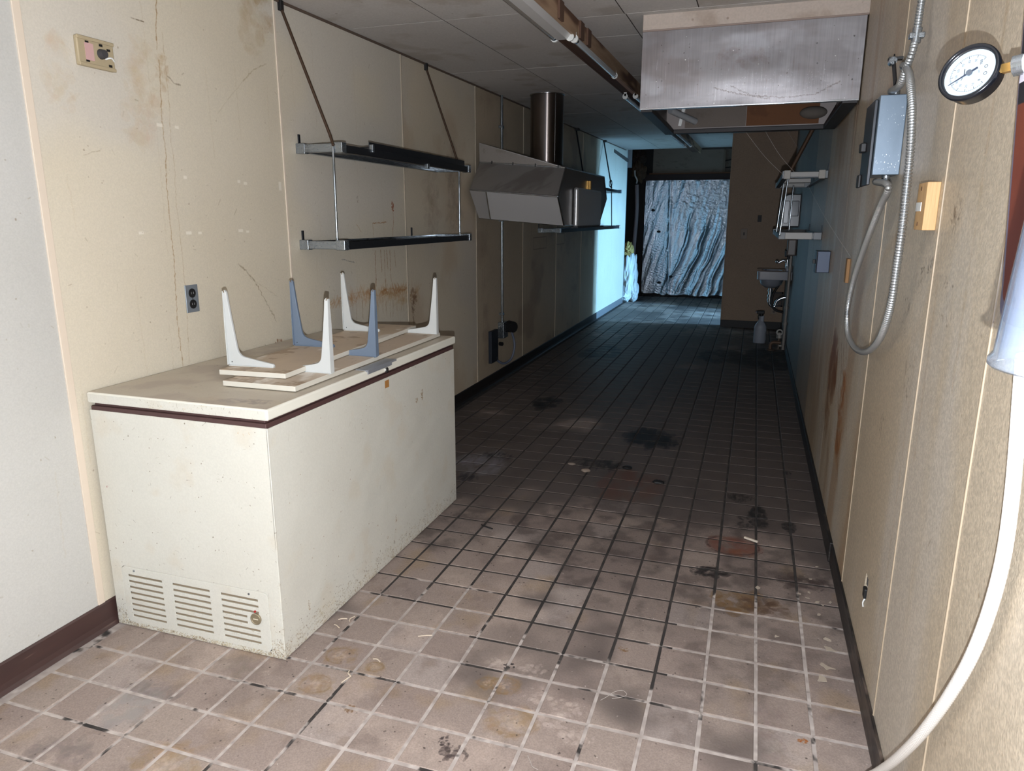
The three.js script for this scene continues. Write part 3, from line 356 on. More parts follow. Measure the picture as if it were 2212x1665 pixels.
// ---------------------------------------------------------------- big steel canopy on the right
{
  const x0 = -0.085, x1 = 0.948, y0 = 2.03, y1 = 2.40, z0 = -1.3, z1 = -2.42;
  const tex = painted(1024, 384, [x0, x1, y0, y1], (x, y) => { let q = mix([150, 146, 147], [132, 127, 128], fbm(x * 3.2, y * 5, 4)); q = mix(q, [118, 107, 104], 0.45 * sm(0.54, 0.75, fbm(x * 4 + 9, y * 8 + 4, 4, 1))); q = mix(q, [172, 171, 175], 0.5 * sm(0.55, 0.75, fbm(x * 5 + 3, y * 7, 4, 2))); const s = 0.96 + 0.08 * vn(x * 240, y * 9, 0); return q.map((v) => v * s); }, (ctx, X, Y, S) => {
    scratch(ctx, [[X(0.28), Y(2.115)], [X(0.42), Y(2.075)], [X(0.6), Y(2.055)], [X(0.75), Y(2.06)], [X(0.86), Y(2.115)]], 5, '#5c5350', 0.45, 3); scratch(ctx, [[X(0.36), Y(2.12)], [X(0.46), Y(2.07)], [X(0.55), Y(2.05)]], 4, '#5c5350', 0.4, 4); for (let i = 0; i < 26; i++) { const x = rr(0, 1024), y = rr(120, 330); scratch(ctx, [[x, y], [x + rr(-3, 3), y + rr(20, 90)]], 2.5, i % 2 ? '#7a5a50' : '#d8d6d8', 0.22, 0.8); } specks(ctx, 0, 0, 1024, 384, 46, 2.4, '#3a302c', 0.8); specks(ctx, 0, 0, 1024, 384, 16, 3, '#f0ece6', 0.9); blotch(ctx, X(0.4), Y(2.25), 120, 50, '#6e5c58', 0.1, 60); for (let i = 0; i < 120; i++) { const x = rr(300, 900), y = rr(230, 340); scratch(ctx, [[x, y], [x + rr(-5, 5), y + rr(-9, 9)]], 1.5, '#e4e4ea', 0.3, 1); } });
  const mFront = std(0xffffff, 0.42, 0.55, { map: tex, bumpMap: gWave, bumpScale: 0.0006 }), mIn = std(0x7d726a, 0.6, 0.3, { map: texC }), mFrame = std(0x2e2b2b, 0.5, 0.6);
  const o = thing('exhaust_canopy', 'large dented stainless steel exhaust canopy hung from ceiling against the right wall', 'range hood', V((x0 + x1) / 2, y0, (z0 + z1) / 2));
  const f = new THREE.BoxGeometry(x1 - x0, y1 - y0, 0.004, 72, 30, 1).translate((x0 + x1) / 2, (y0 + y1) / 2, z0 - 0.002); { const q = f.attributes.position; for (let i = 0; i < q.count; i++) { const u = (q.getX(i) - x0) / (x1 - x0), v = (q.getY(i) - y0) / (y1 - y0); q.setZ(i, q.getZ(i) + Math.min(1, 12 * u, 12 * (1 - u), 12 * v, 8 * (1 - v)) * (0.007 * Math.exp(-(((u - 0.6) / 0.36) ** 2) - (((v - 0.34) / 0.24) ** 2)) + 0.009 * (fbm(u * 3 + 2, v * 1.6 + 5, 3, 1) - 0.5))); } f.computeVertexNormals(); } uvBy(f, (x, y) => tex.userData.uv(x, y)); part('front_sheet', f, mFront, o);
  part('bottom_rim', box(x0, x1, y0 - 0.004, y0 + 0.003, z0 - 0.03, z0 + 0.003, 0.001), M.steel, o, 'bright folded bottom edge');
  for (const x of [x0, x1 - 0.004]) part('side_sheet', box(x, x + 0.004, y0, y1 + 0.1, z1, z0 - 0.004), std(0x6e6866, 0.45, 0.6), o);
  part('back_sheet', box(x0, x1, y0, y1 + 0.1, z1 - 0.004, z1), std(0x7d7470, 0.5, 0.4), o);
  part('top_sheet', box(x0 + 0.004, x1 - 0.004, y1 - 0.002, y1 + 0.002, z1, z0 - 0.004), mFrame, o);
  for (const [a, b, c, d] of [[x0, x1, z1, z1 + 0.05], [x0, x0 + 0.06, z1 + 0.05, z0 - 0.03], [x1 - 0.07, x1, z1 + 0.05, z0 - 0.03]]) part('gutter', box(a, b, y0 - 0.012, y0 + 0.014, c, d, 0.003), mFrame, o);
  const lin = box(x0 + 0.13, 0.42, y0 + 0.02, y1 - 0.02, z1 + 0.055, z1 + 0.062); uvBy(lin, (x, y) => [x, y]); part('liner_panel', lin, mIn, o); const rust = box(0.423, x1 - 0.1, y0 + 0.02, y1 - 0.02, z1 + 0.055, z1 + 0.06); uvBy(rust, (x, y) => [x, y]); part('liner_panel', rust, std(0x84552e, 0.75, 0.2, { map: texC }), o, 'rusty liner panel');
  part('liner_edge', strip(V(x0 + 0.1, y0 + 0.03, z1 + 0.09), V(x0 + 0.16, y1 - 0.03, z1 + 0.09), 0.02, 0.01, V(0, 0, 1)), M.white, o); part('vapour_pipe', bar(V(x0 + 0.06, y0 + 0.1, z1 + 0.3), V(x0 + 0.2, y0 + 0.05, z1 + 0.12), 0.02, 14), std(0x8f9092, 0.6), o, 'short white pipe stub inside');
  part('rag_lump', new THREE.IcosahedronGeometry(0.06, 3).scale(1.3, 0.6, 0.7).translate(x1 - 0.14, y0 + 0.07, z1 + 0.16), std(0x57504a, 0.95), o);
  for (const [x, y] of [[0.02, 2.3], [0.02, 2.16], [0.9, 2.31], [0.91, 2.12], [0.74, 2.29], [0.75, 2.2]]) part('rivet', new THREE.SphereGeometry(0.004, 8, 6).translate(x, y, z0), M.steel, o);
  const fa = struct('trim_4'), g = box(x0 - 0.0, XR, y1, ceilY(z0) + 0.004, z0 - 0.01, z0 + 0.004, 0.002); uvBy(g, (x, y) => [x / 3, y / 3]); part('fascia_board', g, std(0xf2e4da, 0.75, 0, { map: texC }), fa); part('fascia_bead', box(x0, XR, y1 - 0.004, y1 + 0.004, z0 - 0.002, z0 + 0.007, 0.002), std(0x8c7a70, 0.6), fa);
}

// ---------------------------------------------------------------- steel hood and duct on the left wall
{
  const o = thing('range_hood', 'stainless steel hood with slanted faces and round duct on the left wall', 'range hood', V(-1.27, 1.42, -3.6));
  const xo = -0.9, xi = XL + 0.04; // hexagonal section: near top, near bulge, near bottom, far bottom, far bulge, far top
  const sec = [[1.86, -2.955], [1.637, -2.735], [1.424, -2.935], [1.44, -4.3], [1.664, -4.615], [1.868, -4.465]], dy = [0.055, 0.057, 0.057, 0.05, 0.05, 0.05];
  const O = sec.map(([y, z]) => V(xo, y, z)), I = sec.map(([y, z], i) => V(xi, y + dy[i], z));
  const t0 = V(xi, 2.063, -2.95), t1 = V(xi, 2.063, -4.465);
  const sheet = (pts, th, n) => { const a = pts, b = pts.map((p) => p.clone().addScaledVector(n, -th)), k = a.length, f = [[...a.keys()], [...a.keys()].map((i) => i + k).reverse()]; for (let i = 0; i < k; i++) { const j = (i + 1) % k; f.push([j, i, i + k, j + k]); } return poly([...a, ...b], f); };
  const nrm = (p) => p[1].clone().sub(p[0]).cross(p[2].clone().sub(p[0])).normalize();
  const smoke = painted(512, 256, [-1.7, -0.85, 1.4, 2.1], (x, y) => { let q = mix([184, 182, 181], [170, 167, 165], fbm(x * 6, y * 8, 4)); q = mix(q, [142, 136, 132], 0.6 * sm(0.48, 0.68, fbm(x * 9 + 4, y * 9, 4, 1))); return q; }, (ctx) => { for (let i = 0; i < 60; i++) { const x = rr(60, 470), y = rr(20, 200); scratch(ctx, [[x, y], [x + rr(-22, 22), y + rr(-8, 8)]], 3, '#cfcac8', 0.22, 3); } });
  const mDull = std(0xffffff, 0.45, 0.85, { map: smoke }), mLitSteel = std(0xb9b7b6, 0.36, 0.15, { roughnessMap: gWave }), mShadedSteel = std(0x86827f, 0.3, 0.95), mWallSide = std(0xb9b7b6, 0.45, 0.5);  // one steel in paler and darker copies, standing in for reflections
  const add = (name, pts, mat, label) => { const n = nrm(pts), g = sheet(pts, 0.004, n); return part(name, g, mat, o, label); };
  add('near_upper_face', [O[0], I[0], I[1], O[1]].map((p) => p.clone()), mDull, 'dull stained upper face');
  const mid = (a, b, t) => a.clone().lerp(b, t);
  add('near_lower_face', [mid(I[1], O[1], 0.2), mid(I[2], O[2], 0.145), O[2], O[1]].map((p) => p.clone()).reverse(), mLitSteel, 'polished lower face, its reflected brightness put into a paler steel');
  add('near_lower_filler', [I[1], I[2], mid(I[2], O[2], 0.13), mid(I[1], O[1], 0.185)].map((p) => p.clone()).reverse(), mWallSide);
  add('outer_face', [O[0], O[1], O[2], O[3], O[4], O[5]].map((p) => p.clone()), mShadedSteel, 'side face in steel darkened for the dark room it mirrors');
  add('far_upper_face', [O[5], O[4], I[4], I[5]].map((p) => p.clone()), mLitSteel); add('far_lower_face', [O[4], O[3], I[3], I[4]].map((p) => p.clone()), mLitSteel);
  add('top_face', [O[0], O[5], t1, t0].map((p) => p.clone()), mDull); add('near_gable', [t0, I[0], O[0]].map((p) => p.clone()), std(0xb3aeaa, 0.5, 0.2, { map: texC }), 'pale triangular sheet'); add('far_gable', [O[5], I[5], t1].map((p) => p.clone()), mDull);
  for (const [a, b] of [[O[0], O[1]], [O[1], O[2]], [O[0], O[5]], [O[2], O[3]], [O[5], O[4]], [O[4], O[3]], [O[1], I[1]], [O[0], I[0]], [O[2], I[2]]]) part('folded_edge', bar(a, b, 0.006, 8), M.steel, o);
  for (const t of [0.15, 0.4, 0.66, 0.92]) { const p = mid(I[0], O[0], t); part('hem_clip', box(p.x - 0.004, p.x + 0.004, p.y - 0.012, p.y + 0.016, p.z, p.z + 0.008, 0.001), M.black, o); }
  // polished filter tray clipped on the dark side
  const tz0 = -3.22, tz1 = -4.16; part('filter_tray', box(xo + 0.001, xo + 0.045, 1.405, 1.725, tz1, tz0, 0.022, 4), std(0xb9b7b6, 0.28, 0.5), o, 'polished tray on the side face');
  part('tray_hook', box(xo, xo + 0.02, 1.72, 1.8, -3.83, -3.78, 0.003), M.brass, o); part('tray_shelf', box(xo, xo + 0.06, 1.398, 1.412, tz1 - 0.05, tz0 + 0.05, 0.003), M.darkMetal, o);
  const cx = -1.25, cz = -3.65, yt = ceilY(cz), d = new THREE.CylinderGeometry(0.143, 0.143, yt - 1.93, 48, 1, true).translate(cx, (yt + 1.93) / 2, cz);
  part('duct', d, new THREE.MeshPhysicalMaterial({ color: 0x8f8580, roughness: 0.3, metalness: 1, anisotropy: 0.95, anisotropyRotation: Math.PI / 2, side: THREE.DoubleSide }), o); part('duct_collar', new THREE.TorusGeometry(0.145, 0.006, 8, 40).rotateX(Math.PI / 2).translate(cx, yt - 0.004, cz), M.steel, o); part('duct_seam', box(cx + 0.1, cx + 0.104, 1.95, yt, cz + 0.1, cz + 0.104), M.steel, o);
}

// ---------------------------------------------------------------- hung shelf frames
// one tier: end channels, two rails, corner clips, wall tabs
const mDarkGalv = std(0x77797b, 0.55, 0.5);  // darker galvanised tone for the right shelf
function tier(o, x0, x1, y, z0, z1, dressed, galv = M.galv) {
  const side = x1 > x0 ? 1 : -1, b = (a, c, d, e, f, g, r = 0.003) => box(Math.min(a, c), Math.max(a, c), d, e, f, g, r);
  for (const z of [z0, z1 + 0.022]) part('end_channel', [b(x0, x1, y - 0.02, y + 0.02, z - 0.004, z), b(x0, x1, y + 0.016, y + 0.02, z - 0.022, z), b(x0, x1, y - 0.02, y - 0.016, z - 0.022, z)], galv, o);
  part('front_rail', [b(x1 - side * 0.004, x1, y - 0.022, y + 0.014, z1, z0), b(x1 - side * 0.035, x1, y - 0.022, y - 0.018, z1, z0)], M.darkMetal, o);
  part('back_rail', [b(x0, x0 + side * 0.004, y - 0.018, y + 0.016, z1, z0), b(x0, x0 + side * 0.03, y - 0.018, y - 0.014, z1, z0)], galv, o);
  for (const [x, z] of [[x0 + side * 0.025, z0], [x1 - side * 0.025, z0], [x1 - side * 0.02, z1 + 0.02]]) part('corner_clip', box(x - 0.026, x + 0.026, y - 0.025, y + 0.025, z - 0.04, z + 0.003, 0.004), galv, o);
  for (const z of [z0 - 0.03, z1 + 0.4]) part('wall_tab', box(x0 - 0.004, x0 + 0.004, y + 0.015, y + 0.07, z - 0.008, z + 0.008, 0.002), M.darkMetal, o);
  if (dressed) { part('shelf_plate', [b(x0 + side * 0.05, x1 - side * 0.012, y + 0.022, y + 0.026, z1 + 0.06, z0 - 0.28), b(x1 - side * 0.014, x1 - side * 0.01, y - 0.015, y + 0.05, z1 + 0.06, z0 - 0.28)], std(0x35373c, 0.4, 0.7), o); part('slat', b(x0 + side * 0.04, x1 - side * 0.03, y - 0.012, y - 0.006, z0 - 0.27, z0 - 0.06), M.darkMetal, o); }
  else if (dressed === false) part('shelf_plate', b(x0 + side * 0.03, x1 - side * 0.012, y - 0.014, y - 0.01, z1 + 0.05, z0 - 0.05), std(0x5c6066, 0.5, 0.7), o);
}
function rod(o, pts, r = 0.006, mat = M.galv) { for (let i = 0; i + 1 < pts.length; i++) { const p = part('hanger_rod', [bar(pts[i], pts[i + 1], r, 10), new THREE.SphereGeometry(r * 1.15, 10, 6).translate(pts[i + 1].x, pts[i + 1].y, pts[i + 1].z)], mat, o); void p; } }
{
  const o = thing('hanging_shelf', 'two tier metal shelf frame hung by rods above the white freezer', 'shelf', V(XL + 0.13, 1.32, -1.35)), xs = XL + 0.262;
  tier(o, XL + 0.002, xs, 1.812, -0.53, -2.175, true); tier(o, XL + 0.002, xs, 1.348, -0.51, -2.175, false);
  for (const [za, zb] of [[-0.47, -0.53], [-2.05, -2.11]]) { const xr = XL + 0.215; rod(o, [V(XL + 0.012, ceilY(za) - 0.035, za), V(xr - 0.015, 1.865, zb), V(xr, 1.825, zb + 0.004)], 0.007, M.rustRod); rod(o, [V(xr, 1.815, zb + 0.006), V(xr, 1.38, zb + 0.012), V(xr + 0.005, 1.345, zb + 0.012)], 0.0065); part('ceiling_hook', box(XL, XL + 0.02, ceilY(za) - 0.045, ceilY(za), za - 0.012, za + 0.012, 0.003), M.black, o); }
  part('rail_clip', box(xs - 0.01, xs + 0.012, 1.77, 1.8, -1.5, -1.47, 0.003), M.galv, o); part('rail_clip', box(xs - 0.01, xs + 0.01, 1.81, 1.85, -0.83, -0.81, 0.003), M.galv, o);
}
{
  const o = thing('hanging_shelf', 'two tier metal shelf frame hung by thin rods beyond the steel hood on the left', 'shelf', V(XL + 0.13, 1.32, -6.2)), xs = XL + 0.25;
  tier(o, XL + 0.002, xs, 1.86, -6.05, -8.25, false); tier(o, XL + 0.002, xs, 1.352, -4.75, -8.22, false);
  for (const [za, zb, y1] of [[-6.34, -5.95, 1.86], [-8.05, -7.65, 1.86]]) { const xr = XL + 0.22; rod(o, [V(XL + 0.012, ceilY(za) - 0.03, za), V(xr, 1.89, zb)], 0.009, M.darkMetal); rod(o, [V(xr, y1, zb), V(xr, 1.36, zb - 0.1)], 0.007, M.darkMetal); part('ceiling_hook', box(XL, XL + 0.05, ceilY(za) - 0.03, ceilY(za) - 0.004, za - 0.03, za + 0.03, 0.004), M.black, o); }
  part('turnbuckle', new THREE.TorusGeometry(0.028, 0.006, 8, 20).scale(0.7, 1.6, 1).translate(XL + 0.2, 1.95, -7.68), M.darkMetal, o);
}
{
  const o = thing('hanging_shelf', 'small two tier metal shelf frame with white end bars on right wall', 'shelf', V(XR - 0.14, 1.34, -3.4)), x1 = 0.672;
  tier(o, XR - 0.002, x1, 1.762, -2.62, -4.3, null, mDarkGalv); tier(o, XR - 0.002, x1 + 0.01, 1.365, -2.66, -4.3, null, mDarkGalv);
  for (const z of [-2.63, -3.5, -4.28]) part('cross_bar', box(x1 + 0.03, XR - 0.05, 1.748, 1.78, z, z + 0.012, 0.003), std(0x86837f, 0.5, 0.3), o, 'whitish cross bar'); part('cross_bar', box(x1 + 0.05, XR - 0.06, 1.342, 1.388, -2.67, -2.652, 0.003), std(0x8a8783, 0.5, 0.3), o, 'whitish cross bar');
  rod(o, [V(XR - 0.008, 2.3, -2.66), V(x1 + 0.05, 1.79, -2.64)], 0.014, M.rustRod); for (const z of [-2.63, -3.5, -4.2]) rod(o, [V(x1 + 0.04 + (z < -4 ? 0.1 : 0), 1.76, z), V(x1 + 0.015 + (z < -4 ? 0.12 : 0), 1.37, z)], 0.006);
  for (const x of [x1 + 0.03, XR - 0.04]) part('corner_cap', box(x - 0.02, x + 0.02, 1.734, 1.79, -2.625, -2.6, 0.004), std(0xa49f98, 0.6), o);
}

// ---------------------------------------------------------------- chest freezer
{
  const x0 = -1.625, x1 = -0.893, z0 = 0.82, z1 = -0.692, yT = 0.828;
  const enamel = (a, b, s) => { let q = mix([207, 205, 195], [200, 197, 186], fbm(a * 4 + s, b * 4, 4)); q = mix(q, [200, 192, 176], 0.5 * sm(0.6, 0.8, fbm(a * 9 + s, b * 9 + 2, 4, 1))); const f = 0.985 + 0.03 * vn(a * 260, b * 260, 1); return [q[0] * f, q[1] * f, q[2] * f]; };
  const rustFoot = (ctx, X, Y, a0, a1, S) => { for (let i = 0; i < 900; i++) { const a = rr(a0, a1), h = Math.pow(rnd(), 2.0) * 0.075; blotch(ctx, X(a), Y(h), rr(0.004, 0.016) * S, rr(0.003, 0.012) * S, ['#6b4e2c', '#8a744e', '#4a3a26', '#a89468'][i % 4], 0.4, 5); } specks(ctx, X(a0) < X(a1) ? X(a0) : X(a1), Y(0.12), Math.max(X(a0), X(a1)), Y(0), 260, 0.002 * S, '#3a2c1c', 0.8); };
  const front = painted(1024, 1160, [x0, x1, 0, yT], (x, y) => enamel(x, y, 3), (ctx, X, Y, S) => {
    rustFoot(ctx, X, Y, x0, x1, S); specks(ctx, 0, 0, 1024, 1160, 130, 0.0022 * S, '#5a4c38', 0.7); for (let i = 0; i < 46; i++) { const x = rr(0, 1024), y = rr(0, 1100); scratch(ctx, [[x, y], [x + rr(-24, 24), y + rr(-8, 20)]], 1.8, i % 3 ? '#8a8070' : '#4c4238', 0.5, 1); }
    for (const [px, py] of [[515, 935], [525, 939], [538, 937]]) { const p = onZ(px, py, z0); blotch(ctx, X(p.x), Y(p.y), 5, 5, '#b0702c', 0.6, 10); } { const p = onZ(232, 1051, z0); blotch(ctx, X(p.x), Y(p.y), 7, 7, '#8c4a48', 0.8, 12); }
    for (let i = 0; i < 80; i++) { const y = rr(0.02, 0.3); blotch(ctx, X(x1 - Math.pow(rnd(), 2) * 0.05), Y(y), rr(2, 9), rr(2, 7), i % 2 ? '#f4f1e4' : '#7a684a', 0.35, 4); } });
  const flank = painted(2048, 1126, [z0, z1, 0, yT], (z, y) => enamel(z, y, 40), (ctx, X, Y, S) => {
    rustFoot(ctx, X, Y, z1, z0, S); specks(ctx, 0, 0, 2048, 1126, 120, 0.0022 * S, '#6b4a2a', 0.7); const P = (px, py) => { const p = onX(px, py); return [X(p.z), Y(p.y)]; }, onX = (px, py) => hit(px, py, 0, x1);
    for (const [px, py, rx, ry] of [[836, 829, 0.018, 0.016]]) { const [x, y] = P(px, py); ctx.globalAlpha = 0.95; ctx.fillStyle = '#a8743c'; ctx.fillRect(x - rx * S, y - ry * S, 2 * rx * S, 2 * ry * S); ctx.globalAlpha = 1; }
    for (const [px, py, rx, ry] of [[912, 850, 0.01, 0.03], [900, 864, 0.01, 0.014], [856, 1120, 0.004, 0.02], [816, 1135, 0.004, 0.004], [855, 1143, 0.004, 0.004], [838, 1160, 0.006, 0.006], [668, 1307, 0.006, 0.02], [985, 1020, 0.006, 0.03]]) { const [x, y] = P(px, py); blotch(ctx, x, y, rx * S, ry * S, '#6e4a24', 0.5, 26); }
    for (let i = 0; i < 50; i++) { const x = rr(0, 2048), y = rr(60, 1000); scratch(ctx, [[x, y], [x + rr(-10, 10), y + rr(-6, 60)]], 2, i % 2 ? '#b4ab98' : '#7a7060', 0.3, 1); } for (let i = 0; i < 30; i++) blotch(ctx, rr(0, 40), rr(700, 1100), rr(3, 10), rr(3, 9), i % 2 ? '#efeada' : '#7a684a', 0.35, 4); });
  const lidTop = painted(1024, 2048, [x0 - 0.005, x1 + 0.012, z1, z0 + 0.006], (x, z) => { const q = enamel(x, z, 77); return mix([q[0] * 0.93, q[1] * 0.89, q[2] * 0.85], [168, 154, 142], 0.6 * sm(0.56, 0.74, fbm(x * 6 + 1, z * 6, 4, 2))); }, (ctx, X, Z, S) => {
    const spot = (px, py, rx, ry, col, a, n) => { const p = onY(px, py, 0.893); blotch(ctx, X(p.x), Z(p.z), rx * S, ry * S, col, a, n); };
    spot(500, 866, 0.05, 0.024, '#a2968c', 0.55, 60); spot(555, 868, 0.06, 0.026, '#9c9086', 0.55, 60); spot(410, 862, 0.025, 0.012, '#aaa096', 0.5, 30); for (const [px, py] of [[423, 836], [460, 800], [470, 790], [430, 792], [550, 765]]) spot(px, py, 0.006, 0.005, '#4c4238', 0.7, 12); specks(ctx, 0, 0, 1024, 2048, 200, 0.0022 * S, '#6e5c4a', 0.6); for (let i = 0; i < 20; i++) spot(rr(440, 620), rr(755, 785), 0.01, 0.006, '#5c5044', 0.25, 8); });
  const mF = std(0xffffff, 0.34, 0, { map: front }), mS = std(0xffffff, 0.34, 0, { map: flank, bumpMap: gWave, bumpScale: 0.004 }), mT = std(0xffffff, 0.45, 0, { map: lidTop }), mE = std(0xdcd9cc, 0.35);
  const o = thing('chest_freezer', 'long cream white chest freezer with rusty foot standing along the left wall', 'freezer', V((x0 + x1) / 2, 0, (z0 + z1) / 2));
  // cabinet: five sheets with a rounded upright corner
  const c = part('cabinet', box(x0, x1 - 0.004, 0.006, yT, z1 + 0.004, z0 - 0.022, 0.006, 3), mE, o);
  const gx0 = -1.578, gx1 = -0.946, gy0 = 0.022, gy1 = 0.243, gz = z0;
  const s = new THREE.Shape([[x0, 0.004], [x1, 0.004], [x1, yT], [x0, yT]].map(([a, b]) => new THREE.Vector2(a, b))), hole = new THREE.Path([[gx0 - 0.0035, gy0 - 0.003], [gx0 - 0.0035, gy1 - 0.016], [gx0 - 0.002, gy1 - 0.006], [gx0 + 0.006, gy1 + 0.002], [gx0 + 0.016, gy1 + 0.0035], [gx1 - 0.016, gy1 + 0.0035], [gx1 - 0.006, gy1 + 0.002], [gx1 + 0.002, gy1 - 0.006], [gx1 + 0.0035, gy1 - 0.016], [gx1 + 0.0035, gy0 + 0.016], [gx1 + 0.002, gy0 + 0.006], [gx1 - 0.006, gy0 - 0.002], [gx1 - 0.016, gy0 - 0.003]].map(([a, b]) => new THREE.Vector2(a, b))); s.holes.push(hole);
  const fg = new THREE.ExtrudeGeometry(s, { depth: 0.003, bevelEnabled: true, bevelSize: 0.0015, bevelThickness: 0.0015, bevelSegments: 2 }); fg.translate(0, 0, z0 - 0.0045); uvBy(fg, (x, y) => front.userData.uv(x, y)); part('end_panel', fg, mF, c);
  const sg = box(x1 - 0.005, x1, 0.004, yT, z1, z0, 0.002); uvBy(sg, (x, y, z) => flank.userData.uv(z, y)); part('front_panel', sg, mS, c);
  // louvred grille with three columns of slots
  const G = new THREE.Shape(), R = 0.022, q = (a, b) => [a, b]; void q;
  G.moveTo(gx0 + R, gy0); G.lineTo(gx1 - R, gy0); G.quadraticCurveTo(gx1, gy0, gx1, gy0 + R); G.lineTo(gx1, gy1 - R); G.quadraticCurveTo(gx1, gy1, gx1 - R, gy1); G.lineTo(gx0 + R, gy1); G.quadraticCurveTo(gx0, gy1, gx0, gy1 - R); G.lineTo(gx0, gy0 + R); G.quadraticCurveTo(gx0, gy0, gx0 + R, gy0);
  const cols = [[-1.553, -1.395], [-1.352, -1.186], [-1.142, -0.985]], louv = [];
  for (let k = 0; k < 3; k++) for (let i = 0; i < 8; i++) { const y = gy1 - 0.033 - i * 0.0232, a = cols[k][0], b = k === 2 && (i === 3 || i === 4) ? cols[k][1] - 0.05 : cols[k][1]; G.holes.push(new THREE.Path([[a, y - 0.0058], [b, y - 0.0058], [b, y + 0.0058], [a, y + 0.0058]].map(([u, v]) => new THREE.Vector2(u, v)))); louv.push([a, b, y]); }
  const gg = new THREE.ExtrudeGeometry(G, { depth: 0.002, bevelEnabled: true, bevelSize: 0.0015, bevelThickness: 0.0012, bevelSegments: 2 }); gg.translate(0, 0, gz - 0.003); const gtex = painted(1024, 380, [gx0, gx1, gy0, gy1], (x, y) => enamel(x, y, 9), (ctx, X, Y) => { for (const [a, b, y] of louv) for (let i = 0; i < 10; i++) blotch(ctx, X(rr(a, b)), Y(y - 0.005 + rr(-0.004, 0.002)), rr(5, 16), rr(1.5, 4), '#7d6648', y < 0.15 && a > -1.2 ? 0.5 : 0.26, 6); specks(ctx, 0, 0, 1024, 380, 70, 1.8, '#5a4632', 0.7); });
  uvBy(gg, (x, y) => gtex.userData.uv(x, y)); const gr = part('grille', gg, std(0xffffff, 0.38, 0, { map: gtex }), o, 'louvred grille with dirty slots');
  for (const [a, b, y] of louv) { const l = box(a - 0.002, b + 0.002, -0.001, 0.001, -0.005, 0.005); l.rotateX(0.7); l.translate(0, y - 0.0055, gz - 0.0075); part('louvre', l, std(0x8c7c66, 0.7), gr); }
  part('grille_recess', box(gx0 - 0.01, gx1 + 0.01, gy0 - 0.01, gy1 + 0.01, gz - 0.018, gz - 0.016), std(0x33291f, 0.95), gr);
  for (const [x, y] of [[-1.52, 0.232], [-1.02, 0.23]]) part('screw', disc(V(x, y, gz), V(0, 0, 1), 0.004, 0.004, 12), M.galv, gr);
  part('drain_cap', [disc(V(-0.996, 0.142, gz + 0.003), V(0, 0, 1), 0.019, 0.008, 28), new THREE.TorusGeometry(0.0185, 0.003, 8, 28).translate(-0.996, 0.142, gz + 0.006)], std(0x8a7e66, 0.5, 0.3), gr, 'round drain cap with red dot'); part('cap_slot', box(-1.006, -0.986, 0.14, 0.144, gz + 0.006, gz + 0.008, 0.001), std(0xcfc5b0, 0.5), gr); part('red_dot', disc(V(-1.0, 0.168, gz + 0.002), V(0, 0, 1), 0.004, 0.004, 12), std(0x9c2320, 0.5), gr);
  // gasket and lid
  part('gasket', [box(x0 + 0.004, x1 - 0.004, yT - 0.002, 0.844, z1 + 0.004, z0 - 0.002, 0.004, 2), box(x0 + 0.012, x1 - 0.014, 0.843, 0.86, z1 + 0.01, z0 - 0.012, 0.003)], std(0x4a3230, 0.6), o, 'dark brown rubber gasket');
  const lx0 = x0 - 0.003, lx1 = x1 + 0.009, lz0 = z0 + 0.004, lz1 = z1 - 0.003;
  const lid = part('lid', box(lx0, lx1, 0.8555, 0.893, lz1, lz0, 0.007, 3), std(0xdfdccf, 0.36, 0), o);
  const lt = box(lx0 + 0.006, lx1 - 0.006, 0.891, 0.8937, lz1 + 0.006, lz0 - 0.006, 0.001); uvBy(lt, (x, y, z) => lidTop.userData.uv(x, z)); part('lid_top', lt, mT, lid);
  const ledge = painted(1024, 64, [lx0, lx1, 0.853, 0.893], (x, y) => enamel(x, y, 21), (ctx, X, Y) => { for (let i = 0; i < 60; i++) blotch(ctx, X(rr(-1.37, -1.06)), Y(0.856 + Math.pow(rnd(), 2) * 0.03), rr(3, 14), rr(1, 4), i % 2 ? '#b07a2c' : '#6a5838', 0.4, 5); for (let i = 0; i < 30; i++) { const x = rr(300, 1000), y = rr(4, 60); scratch(ctx, [[x, y], [x + rr(-5, 5), y + rr(3, 18)]], 1.6, '#5e5240', 0.5, 1); } });
  const le = box(lx0 + 0.007, lx1 - 0.007, 0.858, 0.888, lz0 - 0.002, lz0 + 0.0006); uvBy(le, (x, y) => ledge.userData.uv(x, y)); part('lid_edge', le, std(0xffffff, 0.36, 0, { map: ledge }), lid);
  const np = hit(822, 790, 1, 0.896), n = part('name_plate', [box(lx1 - 0.05, lx1 + 0.004, 0.888, 0.8965, -0.045, 0.205, 0.003), box(lx1 + 0.0, lx1 + 0.005, 0.878, 0.897, 0.0, 0.2, 0.002)], std(0x8f9298, 0.4, 0.35), lid, 'brushed metal handle plate'); void np; void n;
  part('lock', disc(V(lx1 + 0.002, 0.866, 0.045), V(1, 0, 0), 0.011, 0.008, 24), M.chrome, lid); part('key_slot', box(lx1 + 0.005, lx1 + 0.007, 0.859, 0.873, 0.0435, 0.0465), M.black, lid);
}

